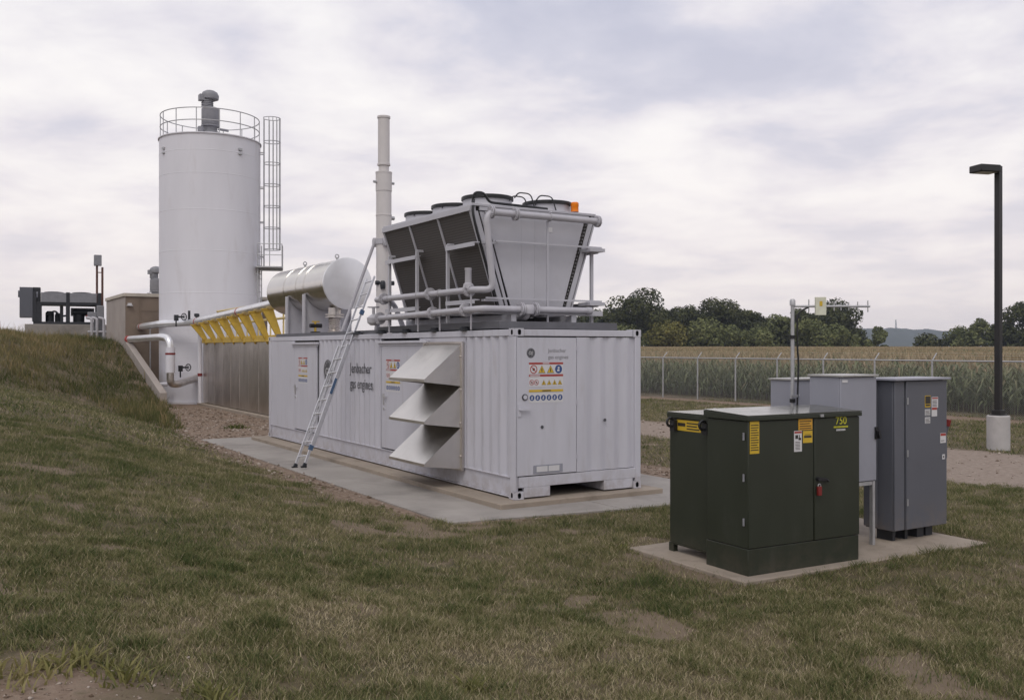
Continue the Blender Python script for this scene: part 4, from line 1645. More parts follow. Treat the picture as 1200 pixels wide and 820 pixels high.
for (a, b) in ((-0.5, -0.72), (0.02, -0.72), (0.56, -0.72), (0.56, 0.0), (0.56, 0.72)):
    q.tube([pc + ou * a + rt * b + Vector((0, 0, 6.0)), pc + ou * a + rt * b + Vector((0, 0, 7.05))], 0.02, 6)
part('landing', q, 'galv', tk)

# ------------------------------------------------------------------ pump building and retaining wall
pb = thing('pump_building', 'flat roofed brown concrete building set into the bank beside the tank', 'building', (3, 38.5, 0))
q = MB()
BX0, BX1, BY0, BY1, BZ = 0.36, 7.2, 35.75, 41.3, 4.78
q.box(BX0, BX1, BY0, BY1, -0.4, BZ, 0)
wl = part('wall', q, 'wall', pb)
q = MB()
q.box(BX0 - 0.03, BX0, BY0 - 0.02, BY1, -0.4, BZ)
part('side_wall', q, 'wall_side', pb)
q = MB()
q.box(BX0 - 0.09, BX1 + 0.05, BY0 - 0.08, BY1 + 0.05, BZ, BZ + 0.16)
part('roof', q, 'trim', pb, bev=0.01)
q = MB()
q.box(1.05, 3.2, BY0 - 0.02, BY0 - 0.001, 2.95, 4.62)
q.box(1.0, 1.05, BY0 - 0.04, BY0 - 0.001, 2.9, 4.7)
q.box(1.05, 3.2, BY0 - 0.04, BY0 - 0.001, 4.1, 4.14)
part('panel', q, 'wall', wl)
q = MB()
q.box(0.45, 0.62, BY0 - 0.14, BY0 - 0.001, 4.36, 4.46)
q.box(0.40, 0.67, BY0 - 0.18, BY0 - 0.02, 4.33, 4.36)
part('wall_lamp', q, 'st_white', pb)
rm = thing('roof_mixer', 'grey mixer drive standing on the brown building roof behind the tank', 'mixer', (2.2, 38.3, BZ + 0.16))
gearmotor(2.25, 38.3, BZ + 0.16, 0.78, rm, 'mixer_drive')

q = MB()
wxa, wxb = 0.30, 0.58
q.prism([(wxa, 27.5, -0.5), (wxa, 27.5, 0.52), (wxa, 35.74, 2.72), (wxa, 35.74, -0.5)], (wxb - wxa, 0, 0))
solo('retaining_wall', q, 'wall_side', 'sloping topped concrete retaining wall holding the grass bank by the tank', 'wall', (0.54, 31, -0.5), bev=0.02)
q = MB()
q.tube([(1.0, 33.2, -0.1), (1.0, 33.2, 3.2)], 0.03, 8)
solo('support_post', q, 'galv', 'thin galvanised post under the gas pipe by the retaining wall', 'post', (1.0, 33.2, -0.1))

# ------------------------------------------------------------------ chiller on the bank (its own frame)
cx, cy = -24.9, 52.0
rot_c = math.atan2(24.9, 52.0)
cs = thing('chiller_plinth', 'low concrete plinth on top of the bank under the black chiller', 'plinth', (cx, cy, 3.2), rot_c, local=True, world=True)
q = MB()
q.box(-1.75, 2.35, -0.95, 1.6, -0.8, 0.42)
part('block', q, 'conc', cs, bev=0.02)
chl = thing('chiller', 'black framed chiller with grey panels on the bank top at far left', 'chiller', (cx, cy, 3.62), rot_c, local=True, world=True)
q = MB()
q.box(-1.35, 2.0, -0.7, 0.9, 0.0, 0.14)
for x in (-1.3, 0.35, 1.92):
    for y in (-0.66, 0.86):
        q.bar((x, y, 0.14), (x, y, 1.75), 0.2, 0.14)
q.box(-1.35, 2.0, -0.7, 0.9, 1.05, 1.2)
q.box(-1.35, -0.95, -0.72, 0.9, 0.14, 1.05)
q.box(1.75, 2.02, -0.72, 0.9, 0.14, 1.05)
part('frame', q, 'dark', chl, bev=0.01)
for xa, xb in ((-0.97, 0.36), (0.40, 1.78)):
    q = MB()
    q.box(xa, xb, -0.73, 0.88, 1.2, 1.72)
    part('panel', q, 'motor', chl, bev=0.01)
for xc2 in (-0.35, 1.05):
    q = MB()
    q.lathe((xc2, 0.1, 1.72), [(0.5, 0), (0.48, 0.06), (0.3, 0.09)], 24)
    part('fan', q, 'dark', chl)
q = MB()
q.box(-2.0, -1.37, -0.75, 0.1, 0.35, 1.98)
q.box(-2.08, -2.0, -0.5, -0.1, 1.45, 1.8)
part('control_cabinet', q, 'cab_dark', chl, bev=0.01)
q = MB()
q.box(-1.365, -1.0, -0.5, 0.6, 0.2, 2.0)
part('duct', q, 'dark', chl, bev=0.01)
q = MB()
q.box(-1.34, -1.12, -0.53, -0.5, 1.45, 1.75)
part('display', q, 'cab_light', chl)
q = MB()
for (x, y, r, h) in ((-0.55, 0.1, 0.22, 0.5), (-0.15, 0.3, 0.16, 0.4), (0.9, 0.2, 0.3, 0.45)):
    q.lathe((x, y, 0.14), [(r, 0), (r, h), (r * 0.6, h + 0.1)], 14)
q.tube(arc_path([(-0.75, -0.2, 0.5), (-0.3, -0.2, 0.75), (0.0, -0.2, 0.45), (0.3, -0.2, 0.5)], 0.1), 0.05, 8)
q.tube([(0.6, 0.0, 0.7), (1.5, 0.0, 0.7)], 0.14, 12)
q.box(-0.05, 0.12, -0.4, 0, 0.14, 1.0)
part('compressor', q, 'dark', chl)
q = MB()
q.tube([(1.25, -0.3, 0.45), (1.6, -0.3, 0.45)], 0.1, 10)
part('valve', q, 'red', chl)
q = MB()
q.box(0.5, 1.7, 0.5, 0.6, 0.5, 0.95)
part('control_box', q, 'cab_light', chl)
ex = thing('vent_post', 'thin rust brown twin pipe vent with a square grey head behind the chiller', 'vent', (cx + 1.55, cy + 1.3, 3.6), rot_c, local=True, world=True)
q = MB()
for x in (-0.12, 0.16):
    q.tube([(x, 0, -0.2), (x, 0, 3.5 if x < 0 else 3.3)], 0.06, 8)
q.bar((-0.12, 0, 3.0), (0.16, 0, 3.0), 0.05, 0.05)
part('pipe', q, 'rust', ex)

q = MB()
q.box(-0.28, 0.12, -0.2, 0.2, 3.38, 3.98)
part('head', q, 'motor', ex, bev=0.02)
wp = thing('white_pipework', 'white insulated pipe stubs between the chiller and the brown building', 'pipework', (-21.75, 49.5, 3.02), rot_c, local=True, world=True)
for x in (-0.30, -0.05, 0.28):
    q = MB()
    q.tube(arc_path([(x, 0, -0.3), (x, 0, 0.85), (x - 0.25, 0.1, 0.9)], 0.12), 0.075, 12)
    part('stub', q, 'pipe', wp)
q = MB()
q.tube([(-0.5, 0, 0.16), (0.5, 0, 0.16)], 0.06, 10)
part('header', q, 'pipe', wp)
q = MB()
q.box(-0.05, 0.3, 0.2, 0.6, 0.9, 1.55)
q.box(-0.5, -0.051, 0.2, 0.5, 0.85, 1.2)
q.box(-0.2, 0.3, 0.25, 0.55, -0.3, 0.9)
part('pump', q, 'motor', wp, bev=0.03)

# ------------------------------------------------------------------ transformer
tf = thing('transformer', 'dark green pad mounted transformer with yellow warning stickers', 'transformer', (-0.53, -5.28, 0.0), R(-2.5), local=True)
FW, FDp, FH, SILL = 1.60, 0.63, 1.60, 0.27
q = MB()
q.box(0.002, FW - 0.002, 0.003, FDp, 0.001, SILL - 0.002)
part('sill', q, 'green', tf, bev=0.006)
q = MB()
q.box(0.0, 0.912, -0.003, FDp - 0.02, SILL + 0.003, FH - 0.05)
doorL = part('door', q, 'green', tf, bev=0.008)
q = MB()
q.box(0.922, FW, -0.006, FDp - 0.02, SILL + 0.003, FH - 0.05)
doorR = part('door', q, 'green', tf, bev=0.008)
q = MB()
q.box(0.05, FW - 0.05, 0.03, FDp - 0.01, SILL, FH - 0.055)
part('carcass', q, 'black', tf)
q = MB()
q.prism([(-0.02, -0.025, FH - 0.046), (FW + 0.02, -0.025, FH - 0.046), (FW + 0.02, -0.025, FH), (-0.02, -0.025, FH)], (0, 0.02, 0))
q.prism([(-0.02, -0.006, FH - 0.046), (-0.02, FDp + 0.02, FH - 0.046), (-0.02, FDp + 0.02, FH + 0.03), (-0.02, -0.006, FH)], (FW + 0.04, 0, 0))
part('cabinet_hood', q, 'green', tf, bev=0.006)
q = MB()
q.prism([(-0.02, -0.022, FH + 0.003), (-0.02, FDp + 0.02, FH + 0.034), (-0.02, FDp + 0.02, FH + 0.042), (-0.02, -0.022, FH + 0.011)], (FW + 0.04, 0, 0))
part('lid', q, 'green_lid', tf)
q = MB()
TA0, TA1, TB0, TB1, TH_ = 0.10, 1.50, FDp + 0.005, 1.36, 1.50
q.box(TA0, TA1, TB0, TB1, 0.10, TH_)
part('oil_tank', q, 'green', tf, bev=0.006)
q = MB()
q.box(TA0 - 0.02, TA1 + 0.02, TB0 + 0.02, TB1 + 0.03, TH_ + 0.003, TH_ + 0.06)
part('tank_cover', q, 'green', tf, bev=0.006)
q = MB()
q.box(TA0 - 0.02, TA1 + 0.02, TB0 + 0.02, TB1 + 0.03, TH_ + 0.063, TH_ + 0.07)
part('cover_top', q, 'green_lid', tf)
q = MB()
for a in (TA0 + 0.004, TA1 - 0.06):
    q.box(a, a + 0.06, TB0, TB1 + 0.02, 0.085, 0.098)
    q.box(a, a + 0.06, TB1 - 0.06, TB1 + 0.02, 0.0, 0.084)
part('skid', q, 'green', tf)
for (a, b) in ((TA0, TB1 - 0.1), (TA0, TB0 + 0.08)):
    q = MB()
    q.box(a - 0.05, a, b - 0.04, b + 0.04, 1.36, 1.48)
    q.ring((a - 0.075, b, 1.46), 0.045, 0.016, (0, 1, 0), 14, 6)
    part('lifting_hook', q, 'black', tf)
q = MB()
q.lathe((TA0 + 0.2, TB0 + 0.2, TH_ + 0.07), [(0.025, 0), (0.025, 0.05), (0.015, 0.06)], 10)
part('fill_plug', q, 'galv', tf)
for z in (0.50, 0.945, 1.36):
    q = MB()
    q.tube([(-0.012, 0.05, z), (-0.012, 0.05, z + 0.075)], 0.011, 8, 0)
    part('hinge', q, 'motor', doorL)
q = MB()
q.bar((0.94, -0.03, 0.915), (1.07, -0.03, 0.905), 0.025, 0.03)
q.tube([(0.955, -0.003, 0.915), (0.955, -0.045, 0.915)], 0.02, 10)
q.tube([(1.07, -0.03, 0.905), (1.10, -0.03, 0.885)], 0.014, 8)
part('handle', q, 'black', doorR)
pk = MB()
pk.box(0.935, 0.985, -0.05, -0.022, 0.745, 0.84, 0)
pk.ring((0.96, -0.036, 0.845), 0.02, 0.006, (0, 1, 0), 14, 6, 1)
o_ = part('padlock', pk, ['red', 'galv'], doorR, bev=0.004)
q = MB()
q.obox((1.0, -0.033, FH - 0.022), (0.022, 0, 0), (0, 0.008, 0), (0, 0, 0.014))
part('bolt_cover', q, 'galv', tf)
bars = lambda n, x0=0.08, x1=0.92: [(x0, x1 - 0.12 * (k % 3 == 2), 0.1 + 0.84 * k / n, 0.1 + 0.84 * k / n + 0.34 / n, 1) for k in range(n)]
DY = -0.0035
sticker('warning_sticker', doorL, (0.02, DY, 1.225), EX, UZ, 0.125, 0.325, ['st_yellow', 'ink'], bars(11))
sticker('warning_sticker', doorL, (0.69, DY, 1.435), EX, UZ, 0.20, 0.115, ['st_orange', 'ink'], bars(4))
sticker('warning_sticker', doorL, (0.755, DY, 1.30), EX, UZ, 0.135, 0.125, ['st_yellow', 'ink'], [(0.1, 0.9, 0.42, 0.6, 1), (0.2, 0.8, 0.66, 0.7, 1)])
sticker('danger_sticker', doorL, (0.628, DY, 1.215), EX, UZ, 0.11, 0.215, ['st_white', 'ink', 'st_red'], [(0.04, 0.96, 0.88, 0.97, 2), (0.15, 0.5, 0.62, 0.8, 1), (0.55, 0.9, 0.55, 0.66, 1), (0.62, 0.72, 0.66, 0.8, 1)] + [(0.15, 0.75, 0.1 + 0.07 * k, 0.125 + 0.07 * k, 1) for k in range(6)])
sticker('warning_sticker', tf, (TA0 - 0.0005, TB1 - 0.13, 1.37), (0, -1, 0), UZ, 0.40, 0.12, ['st_yellow', 'ink'], [(0.04, 0.36, 0.4, 0.72, 1)] + [(0.42, 0.95 - 0.1 * (k % 2), 0.15 + 0.26 * k, 0.27 + 0.26 * k, 1) for k in range(3)])
text_part('lettering', '750', 0.115, 'ink_yellow', doorR, (1.315, -0.0075, 1.475), EX, UZ, 'CENTER', 0.001)
q = MB()
for k in range(11):
    q.box(1.205 + k * 0.02, 1.219 + k * 0.02, -0.0085, -0.0065, 1.438, 1.456)
for k in range(7):
    q.box(1.245 + k * 0.02, 1.258 + k * 0.02, -0.0085, -0.0065, 1.405, 1.425, 1)
part('small_print', q, ['ink_yellow', 'st_white'], doorR)

# ------------------------------------------------------------------ grey cabinets
RC = 0.0
gc = thing('switch_cabinet', 'dark slate grey electrical cabinet with a red topped switch handle', 'cabinet', (2.14, -5.02, 0.0))
q = MB()
q.box(2.14, 3.12, -4.98, -4.60, 0.13, 1.90)
q.box(2.102, 2.138, -4.78, -4.60, 0.15, 1.90)
part('case', q, 'cab_dark', gc, bev=0.008)
q = MB()
q.box(2.34, 3.125, -5.02, -4.985, 0.135, 1.895)
dd = part('door', q, 'cab_dark', gc, bev=0.008)
q = MB()
q.box(2.142, 2.325, -5.005, -4.983, 0.135, 1.895)
part('side_panel', q, 'cab_dark', gc, bev=0.006)
q = MB()
q.box(2.09, 3.15, -5.06, -4.58, 1.903, 1.93)
part('top', q, 'cab_light', gc, bev=0.005)
for x in (2.22, 2.45, 2.68, 2.85):
    q = MB()
    q.box(x, x + (0.05 if x < 2.6 else 0.13), -4.92, -4.70, 0.0, 0.128)
    part('leg', q, 'dark', gc)
for k, z in enumerate((0.42, 1.0, 1.62)):
    q = MB()
    q.tube([(2.352, -5.028, z), (2.352, -5.028, z + 0.08)], 0.01, 6)
    part('hinge', q, 'galv', dd)
q = MB()
q.box(3.127, 3.19, -4.98, -4.88, 0.93, 1.18)
q.tube([(3.16, -4.95, 1.15), (3.18, -5.0, 1.36)], 0.022, 8)
q.tube([(3.177, -4.995, 1.33), (3.183, -5.01, 1.41)], 0.03, 8, 1)
part('switch_handle', q, ['cab_dark', 'red'], gc)
G0 = -5.0205
sticker('sticker', dd, (2.69, G0, 1.575), EX, UZ, 0.105, 0.14, ['st_yellow', 'ink', 'st_white'], [(0.05, 0.95, 0.3, 0.95, 1), (0.1, 0.9, 0.1, 0.25, 1)])
sticker('sticker', dd, (2.69, G0, 1.475), EX, UZ, 0.10, 0.075, ['st_white', 'ink'], bars(4))
sticker('sticker', dd, (2.69, G0, 1.38), EX, UZ, 0.10, 0.075, ['st_white', 'ink'], bars(4))
sticker('sticker', dd, (2.82, G0, 1.565), EX, UZ, 0.125, 0.13, ['st_white', 'st_red', 'ink'], [(0.05, 0.95, 0.82, 0.95, 1)] + [(0.1, 0.8, 0.12 + 0.13 * k, 0.17 + 0.13 * k, 2) for k in range(5)])
sticker('sticker', dd, (2.82, G0, 1.46), EX, UZ, 0.105, 0.11, ['st_white', 'st_red', 'ink'], [(0.03, 0.97, 0.72, 0.97, 1)])
sticker('sticker', dd, (2.99, G0, 1.13), EX, UZ, 0.11, 0.12, ['st_white', 'st_red', 'ink'], [(0.03, 0.97, 0.72, 0.97, 1), (0.1, 0.7, 0.2, 0.26, 2)])
sticker('sticker', dd, (3.03, G0, 0.93), EX, UZ, 0.05, 0.06, ['st_white', 'ink'], [(0.3, 0.7, 0.3, 0.7, 1)])

mc = thing('meter_cabinet', 'light grey metering cabinet raised on thin legs beside the green transformer', 'cabinet', (1.4, -4.94, 0.0))
q = MB()
q.box(1.27, 1.885, -4.92, -4.50, 0.745, 1.955)
part('case', q, 'cab_light', mc, bev=0.008)
for a, b in ((1.268, 1.89),):
    q = MB()
    q.box(a, b, -4.945, -4.923, 0.75, 1.95)
    dm2 = part('door', q, 'cab_light', mc, bev=0.006)
q = MB()
q.box(1.29, 1.38, -4.951, -4.9455, 1.895, 1.925)
part('rating_plate', q, 'st_white', dm2)
q = MB()
q.box(1.855, 1.895, -4.965, -4.946, 1.23, 1.37)
q.bar((1.87, -4.985, 1.33), (1.90, -4.985, 1.24), 0.03, 0.025)
part('handle', q, 'black', dm2)
q = MB()
q.box(1.25, 1.905, -4.97, -4.48, 1.958, 1.98)
part('top', q, 'greylid', mc, bev=0.004)
for (x, y) in ((1.85, -4.92), (1.31, -4.92), (1.85, -4.54), (1.31, -4.54)):
    q = MB()
    q.box(x - 0.022, x + 0.022, y - 0.022, y + 0.022, 0.0, 0.743)
    part('leg', q, 'galv', mc)
q = MB()
q.box(1.34, 1.82, -4.94, -4.9, 0.70, 0.742)
q.box(1.34, 1.82, -4.56, -4.52, 0.30, 0.33)
part('cross_bar', q, 'galv', mc)
q = MB()
q.tube([(1.6, -4.7, 0.0), (1.6, -4.7, 0.744)], 0.045, 12)
q.tube([(1.72, -4.7, 0.0), (1.72, -4.7, 0.744)], 0.03, 12)
q.box(1.36, 1.56, -4.66, -4.63, 0.0, 0.29, 1)
part('conduit', q, ['dark', 'brownbox'], mc)

bc_ = thing('junction_cabinet', 'small light grey cabinet behind the antenna mast', 'cabinet', (1.7, -3.75, 0.0))
q = MB()
q.box(1.78, 2.6, -3.75, -3.42, 0.35, 1.875)
part('case', q, 'cab_light', bc_, bev=0.008)
q = MB()
q.box(1.76, 2.62, -3.78, -3.40, 1.878, 1.90)
part('top', q, 'greylid', bc_, bev=0.004)
for (x, y) in ((1.83, -3.71), (2.5, -3.71), (1.83, -3.47), (2.5, -3.47)):
    q = MB()
    q.box(x - 0.025, x + 0.025, y - 0.025, y + 0.025, -0.05, 0.348)
    part('leg', q, 'galv', bc_)

MX, MY = 1.52, -4.02
an = thing('antenna_mast', 'slim galvanised mast carrying a yagi antenna above the cabinets', 'antenna', (MX, MY, 0))
q = MB()
q.tube([(MX, MY, -0.05), (MX, MY, 2.86)], 0.023, 12)
q.lathe((MX, MY, 2.81), [(0.035, 0), (0.035, 0.06), (0.02, 0.08)], 12)
part('pole', q, 'galv', an)
q = MB()
for z in (2.40, 1.62):
    q.lathe((MX, MY, z), [(0.036, 0), (0.036, 0.045)], 12)
q.bar((MX - 0.06, MY - 0.03, 1.70), (MX + 0.06, MY - 0.03, 1.70), 0.02, 0.03, 1)
q.bar((MX, MY, 1.70), (MX + 0.4, MY + 0.25, 1.69), 0.02, 0.02, 1)
part('clamp', q, ['black', 'galv'], an)
q = MB()
q.tube(arc_path([(MX + 0.17, MY - 0.1, 2.79), (MX + 0.05, MY - 0.03, 2.72), (MX + 0.05, MY - 0.03, 2.3), (MX + 0.075, MY - 0.03, 2.1), (MX + 0.05, MY - 0.03, 1.6), (MX + 0.05, MY - 0.03, 0.2)], 0.1), 0.012, 8)
part('cable', q, 'black', an)
bd = Vector((0.852, -0.524, 0)).normalized()
bp = Vector((MX, MY, 2.80))
q = MB()
q.tube([bp - bd * 0.02, bp + bd * 0.95], 0.014, 8)
part('boom', q, 'galv', an)
for k, (s_, h) in enumerate(((0.20, 0.085), (0.41, 0.05), (0.51, 0.055), (0.595, 0.05), (0.69, 0.05), (0.80, 0.055), (0.925, 0.07))):
    q = MB()
    q.tube([bp + bd * s_ - Vector((0, 0, h)), bp + bd * s_ + Vector((0, 0, h))], 0.0075, 6)
    part('element', q, 'galv', an)
q = MB()
c = bp + bd * 0.33 + Vector((-bd.y, bd.x, 0)) * -0.04 + Vector((0, 0, 0.0))
q.obox(c, bd * 0.065, Vector((-bd.y, bd.x, 0)) * 0.02, Vector((0, 0, 0.11)))
q.obox(c + Vector((bd.y, -bd.x, 0)) * 0.0215 + Vector((0, 0, 0.03)), bd * 0.018, Vector((-bd.y, bd.x, 0)) * 0.002, Vector((0, 0, 0.03)), 1)
part('radio_box', q, ['cream', 'st_yellow'], an, bev=0.006)

# ------------------------------------------------------------------ street lamp
lx, ly = 14.12, 0.95
sp_ = thing('street_lamp', 'dark bronze square lamp post on a round concrete base beside the gravel track', 'street lamp', (lx, ly, -0.1))
q = MB()
q.lathe((lx, ly, -0.3), [(0.255, 0), (0.255, 0.98), (0.235, 1.0)], 28)
part('base', q, 'conc_pale', sp_)
q = MB()
q.box(lx - 0.15, lx + 0.15, ly - 0.15, ly + 0.15, 0.70, 0.725)
q.box(lx - 0.11, lx + 0.11, ly - 0.11, ly + 0.11, 0.726, 0.83)
part('base_cover', q, 'bronze', sp_, bev=0.008)
q = MB()
q.box(lx - 0.065, lx + 0.065, ly - 0.065, ly + 0.065, 0.72, 6.62)
part('pole', q, 'bronze', sp_, bev=0.006)
hdv = Vector((-1.0, 0.3, 0)).normalized()
hr = Vector((-hdv.y, hdv.x, 0))
q = MB()
c = Vector((lx, ly, 6.53)) + hdv * 0.38
q.obox(c, hdv * 0.28, hr * 0.2, Vector((0, 0, 0.085)))
q.obox(Vector((lx, ly, 6.56)) + hdv * 0.05, hdv * 0.1, hr * 0.05, Vector((0, 0, 0.05)))
hdp = part('lamp_head', q, 'bronze', sp_, bev=0.02)
q = MB()
q.obox(c - Vector((0, 0, 0.087)), hdv * 0.22, hr * 0.15, Vector((0, 0, 0.006)))
part('lens', q, 'greylid', hdp)

# ------------------------------------------------------------------ chain link fence (world frame)
fe = thing('chain_link_fence', 'galvanised chain link fence with angled arms in front of the corn', 'fence', (FP0[0], FP0[1], -0.15), 0.0, local=False, world=True)
d3, n3 = Vector((FDn[0], FDn[1], 0)), Vector((FN[0], FN[1], 0))


def FP(s, z, off=0.0):
    return Vector((FP0[0], FP0[1], z)) + d3 * s + n3 * off


S0, S1 = -5 * FL, 15 * FL
ZG, ZR = -0.25, 1.85
for i in range(-5, 16):
    q = MB()
    big_ = 0.038
    q.tube([FP(i * FL, ZG - 0.1), FP(i * FL, ZR + 0.03)], big_, 8)
    q.tube([FP(i * FL, ZR), FP(i * FL, ZR + 0.27, 0.27)], 0.02, 6)
    part('post', q, 'galv', fe)
q = MB()
q.tube([FP(S0, ZR), FP(S1, ZR)], 0.028, 8)
part('top_rail', q, 'galv', fe)
for k in range(3):
    q = MB()
    q.tube([FP(S0, ZR + 0.09 * (k + 1), 0.09 * (k + 1)), FP(S1, ZR + 0.09 * (k + 1), 0.09 * (k + 1))], 0.003, 4)
    part('barbed_wire', q, 'galv', fe)
# woven wire: straight diagonals both ways
H = ZR - (-0.2)
stepw = 0.075
vv_, ff_ = [], []
wr = 0.0011
for sg in (1, -1):
    for s in np.arange(S0 - (H if sg > 0 else 0), S1 + (H if sg < 0 else 0), stepw):
        a, b = (s, -0.2), (s + sg * H, ZR)
        # clip to fence length
        (sa, za), (sb, zb3) = a, b
        if min(sa, sb) < S0 or max(sa, sb) > S1:
            continue
        p, e = FP(sa, za, 0.03 + 0.003 * sg), FP(sb, zb3, 0.03 + 0.003 * sg)
        ax = (e - p).normalized()
        u = ax.cross(n3).normalized() * wr * 2
        v = n3 * wr * 2
        o = len(vv_)
        for base in (p, e):
            for k in range(3):
                t = 2 * math.pi * k / 3
                vv_.append(base + u * math.cos(t) + v * math.sin(t))
        ff_ += [(o + k, o + (k + 1) % 3, o + 3 + (k + 1) % 3, o + 3 + k) for k in range(3)]
q = MB()
q.v = [tuple(v) for v in vv_]
q.f = ff_
q.m = [0] * len(ff_)
part('mesh_fabric', q, 'galv', fe)

# ------------------------------------------------------------------ vegetation materials


def leaf_mat(name, stops, rough=0.8, nscale=0.6, namp=0.5, transl=0.0):
    m = bpy.data.materials.new(name)
    m.use_nodes = True
    t = m.node_tree
    b = t.nodes['Principled BSDF']
    b.inputs['Roughness'].default_value = rough
    b.inputs['Specular IOR Level'].default_value = 0.15
    a = N(t, 'ShaderNodeAttribute', attribute_name='tone').outputs['Fac']
    o = N(t, 'ShaderNodeTexCoord').outputs['Object']
    nz = NOISE(t, o, nscale, 3)
    f = MA(t, 'ADD', a, MA(t, 'MULTIPLY', MA(t, 'SUBTRACT', nz, 0.5), namp))
    c = RAMP(t, f, stops)
    t.links.new(c, b.inputs['Base Color'])
    if transl:
        tr = N(t, 'ShaderNodeBsdfTranslucent')
        t.links.new(c, tr.inputs[0])
        mx = N(t, 'ShaderNodeMixShader')
        mx.inputs[0].default_value = transl
        t.links.new(b.outputs[0], mx.inputs[1])
        t.links.new(tr.outputs[0], mx.inputs[2])
        t.links.new(mx.outputs[0], t.nodes['Material Output'].inputs[0])
    return m


GRASS_ST = [(0.0, (0.070, 0.096, 0.034)), (0.25, (0.138, 0.148, 0.056)), (0.5, (0.232, 0.214, 0.102)), (0.75, (0.335, 0.285, 0.170)), (1.0, (0.52, 0.44, 0.30))]
m_grass = leaf_mat('grass_blades', GRASS_ST, 0.8, 0.5, 0.25, 0.25)
m_tall = leaf_mat('tall_grass_blades', [(0.0, (0.075, 0.090, 0.032)), (0.35, (0.15, 0.145, 0.060)), (0.65, (0.26, 0.21, 0.10)), (1.0, (0.42, 0.31, 0.18))], 0.8, 0.6, 0.35, 0.25)
m_corn = leaf_mat('corn_leaves', [(0.0, (0.11, 0.135, 0.070)), (0.4, (0.19, 0.215, 0.115)), (0.62, (0.25, 0.24, 0.14)), (0.8, (0.34, 0.265, 0.165)), (1.0, (0.44, 0.345, 0.225))], 0.7, 0.05, 0.12, 0.25)

# ------------------------------------------------------------------ grass


def on_solid(x, y):
    a = (x > -1.47) & (x < 3.92) & (y > -1.15 + 0.0 * x) & (y < 13.12) & (y > 0.03 + np.interp(x, [p[0] for p in front], [p[1] for p in front]))
    b = (x > -0.67) & (x < 3.23) & (y > -5.39 - 0.035 * (x + 0.7)) & (y < -3.59)
    c = (x > 0.3) & (y > 27.3) & (x < 8) & (y < 42)
    d = (x > 2.1) & (x < 5) & (y > 13) & (y < 29.3)
    return a | b | c | d


def scatter(n, Ya, Yb, um=0.62, power=1.0):
    """points in the wedge seen by the camera and a good margin either side"""
    Y = (Ya ** 2 + rng.random(n) * (Yb ** 2 - Ya ** 2)) ** 0.5
    X = (rng.random(n) * 2 - 1) * um * Y + rng.normal(0, 0.4, n)
    x, y = to_site(X, Y)
    return x, y, Y


def blades(x, y, z, h, wd, lean, tone, seg=2):
    n = len(x)
    a = rng.random(n) * 2 * math.pi
    b = rng.random(n) * 2 * math.pi
    dx, dy = np.cos(a) * wd / 2, np.sin(a) * wd / 2
    lx_, ly_ = np.cos(b) * lean * h, np.sin(b) * lean * h
    base = np.stack([x, y, z - 0.01], 1)
    side_ = np.stack([dx, dy, 0 * dx], 1)
    if seg == 2:
        mid = base + np.stack([lx_ * 0.35, ly_ * 0.35, h * 0.6], 1)
        tip = base + np.stack([lx_, ly_, h], 1)
        V = np.stack([base - side_, base + side_, mid + side_ * 0.75, mid - side_ * 0.75, tip], 1).reshape(-1, 3)
        o = np.arange(n)[:, None] * 5
        F = np.concatenate([o + np.array([[0, 1, 2]]), o + np.array([[0, 2, 3]]), o + np.array([[3, 2, 4]])], 0)
        T = np.repeat(tone, 5)
    else:
        tip = base + np.stack([lx_, ly_, h], 1)
        V = np.stack([base - side_, base + side_, tip], 1).reshape(-1, 3)
        F = (np.arange(n)[:, None] * 3 + np.array([[0, 1, 2]]))
        T = np.repeat(tone, 3)
    return V, F, T


def veg_object(name, chunks, material, label, cat, site=True, kind='stuff'):
    Vs, Fs, Ts, o = [], [], [], 0
    for V, F, T in chunks:
        Vs.append(V)
        Fs.append(F + o)
        Ts.append(T)
        o += len(V)
    me = np_mesh(name, np.concatenate(Vs), np.concatenate(Fs), smooth=False)
    attr(me, 'tone', np.concatenate(Ts))
    me.materials.append(material)
    ob = bpy.data.objects.new(name, me)
    COL.objects.link(ob)
    if site:
        ob.location = (X0, Y0, 0)
        ob.rotation_euler = (0, 0, TH)
    return props(ob, label, cat, None, kind)


def lawn_keep(x, y):
    nz = (fbm(x * 1.6, y * 1.6, 21) - 0.5) * 0.9 + (vnoise(x * 9, y * 9, 22) - 0.5) * 0.5
    k = (dirt_sd(x, y) + nz > 0.0) & (road_sd(x, y) + nz * 1.3 > 0.05) & ~on_solid(x, y) & (fence_sd(x, y) < 1.2)
    k &= (np.abs(fence_sd(x, y) + 0.9) - 0.7 + nz > 0)
    k &= soil_sd(x, y) + nz * 0.8 > 0.25 * rng.random(len(x))
    return k


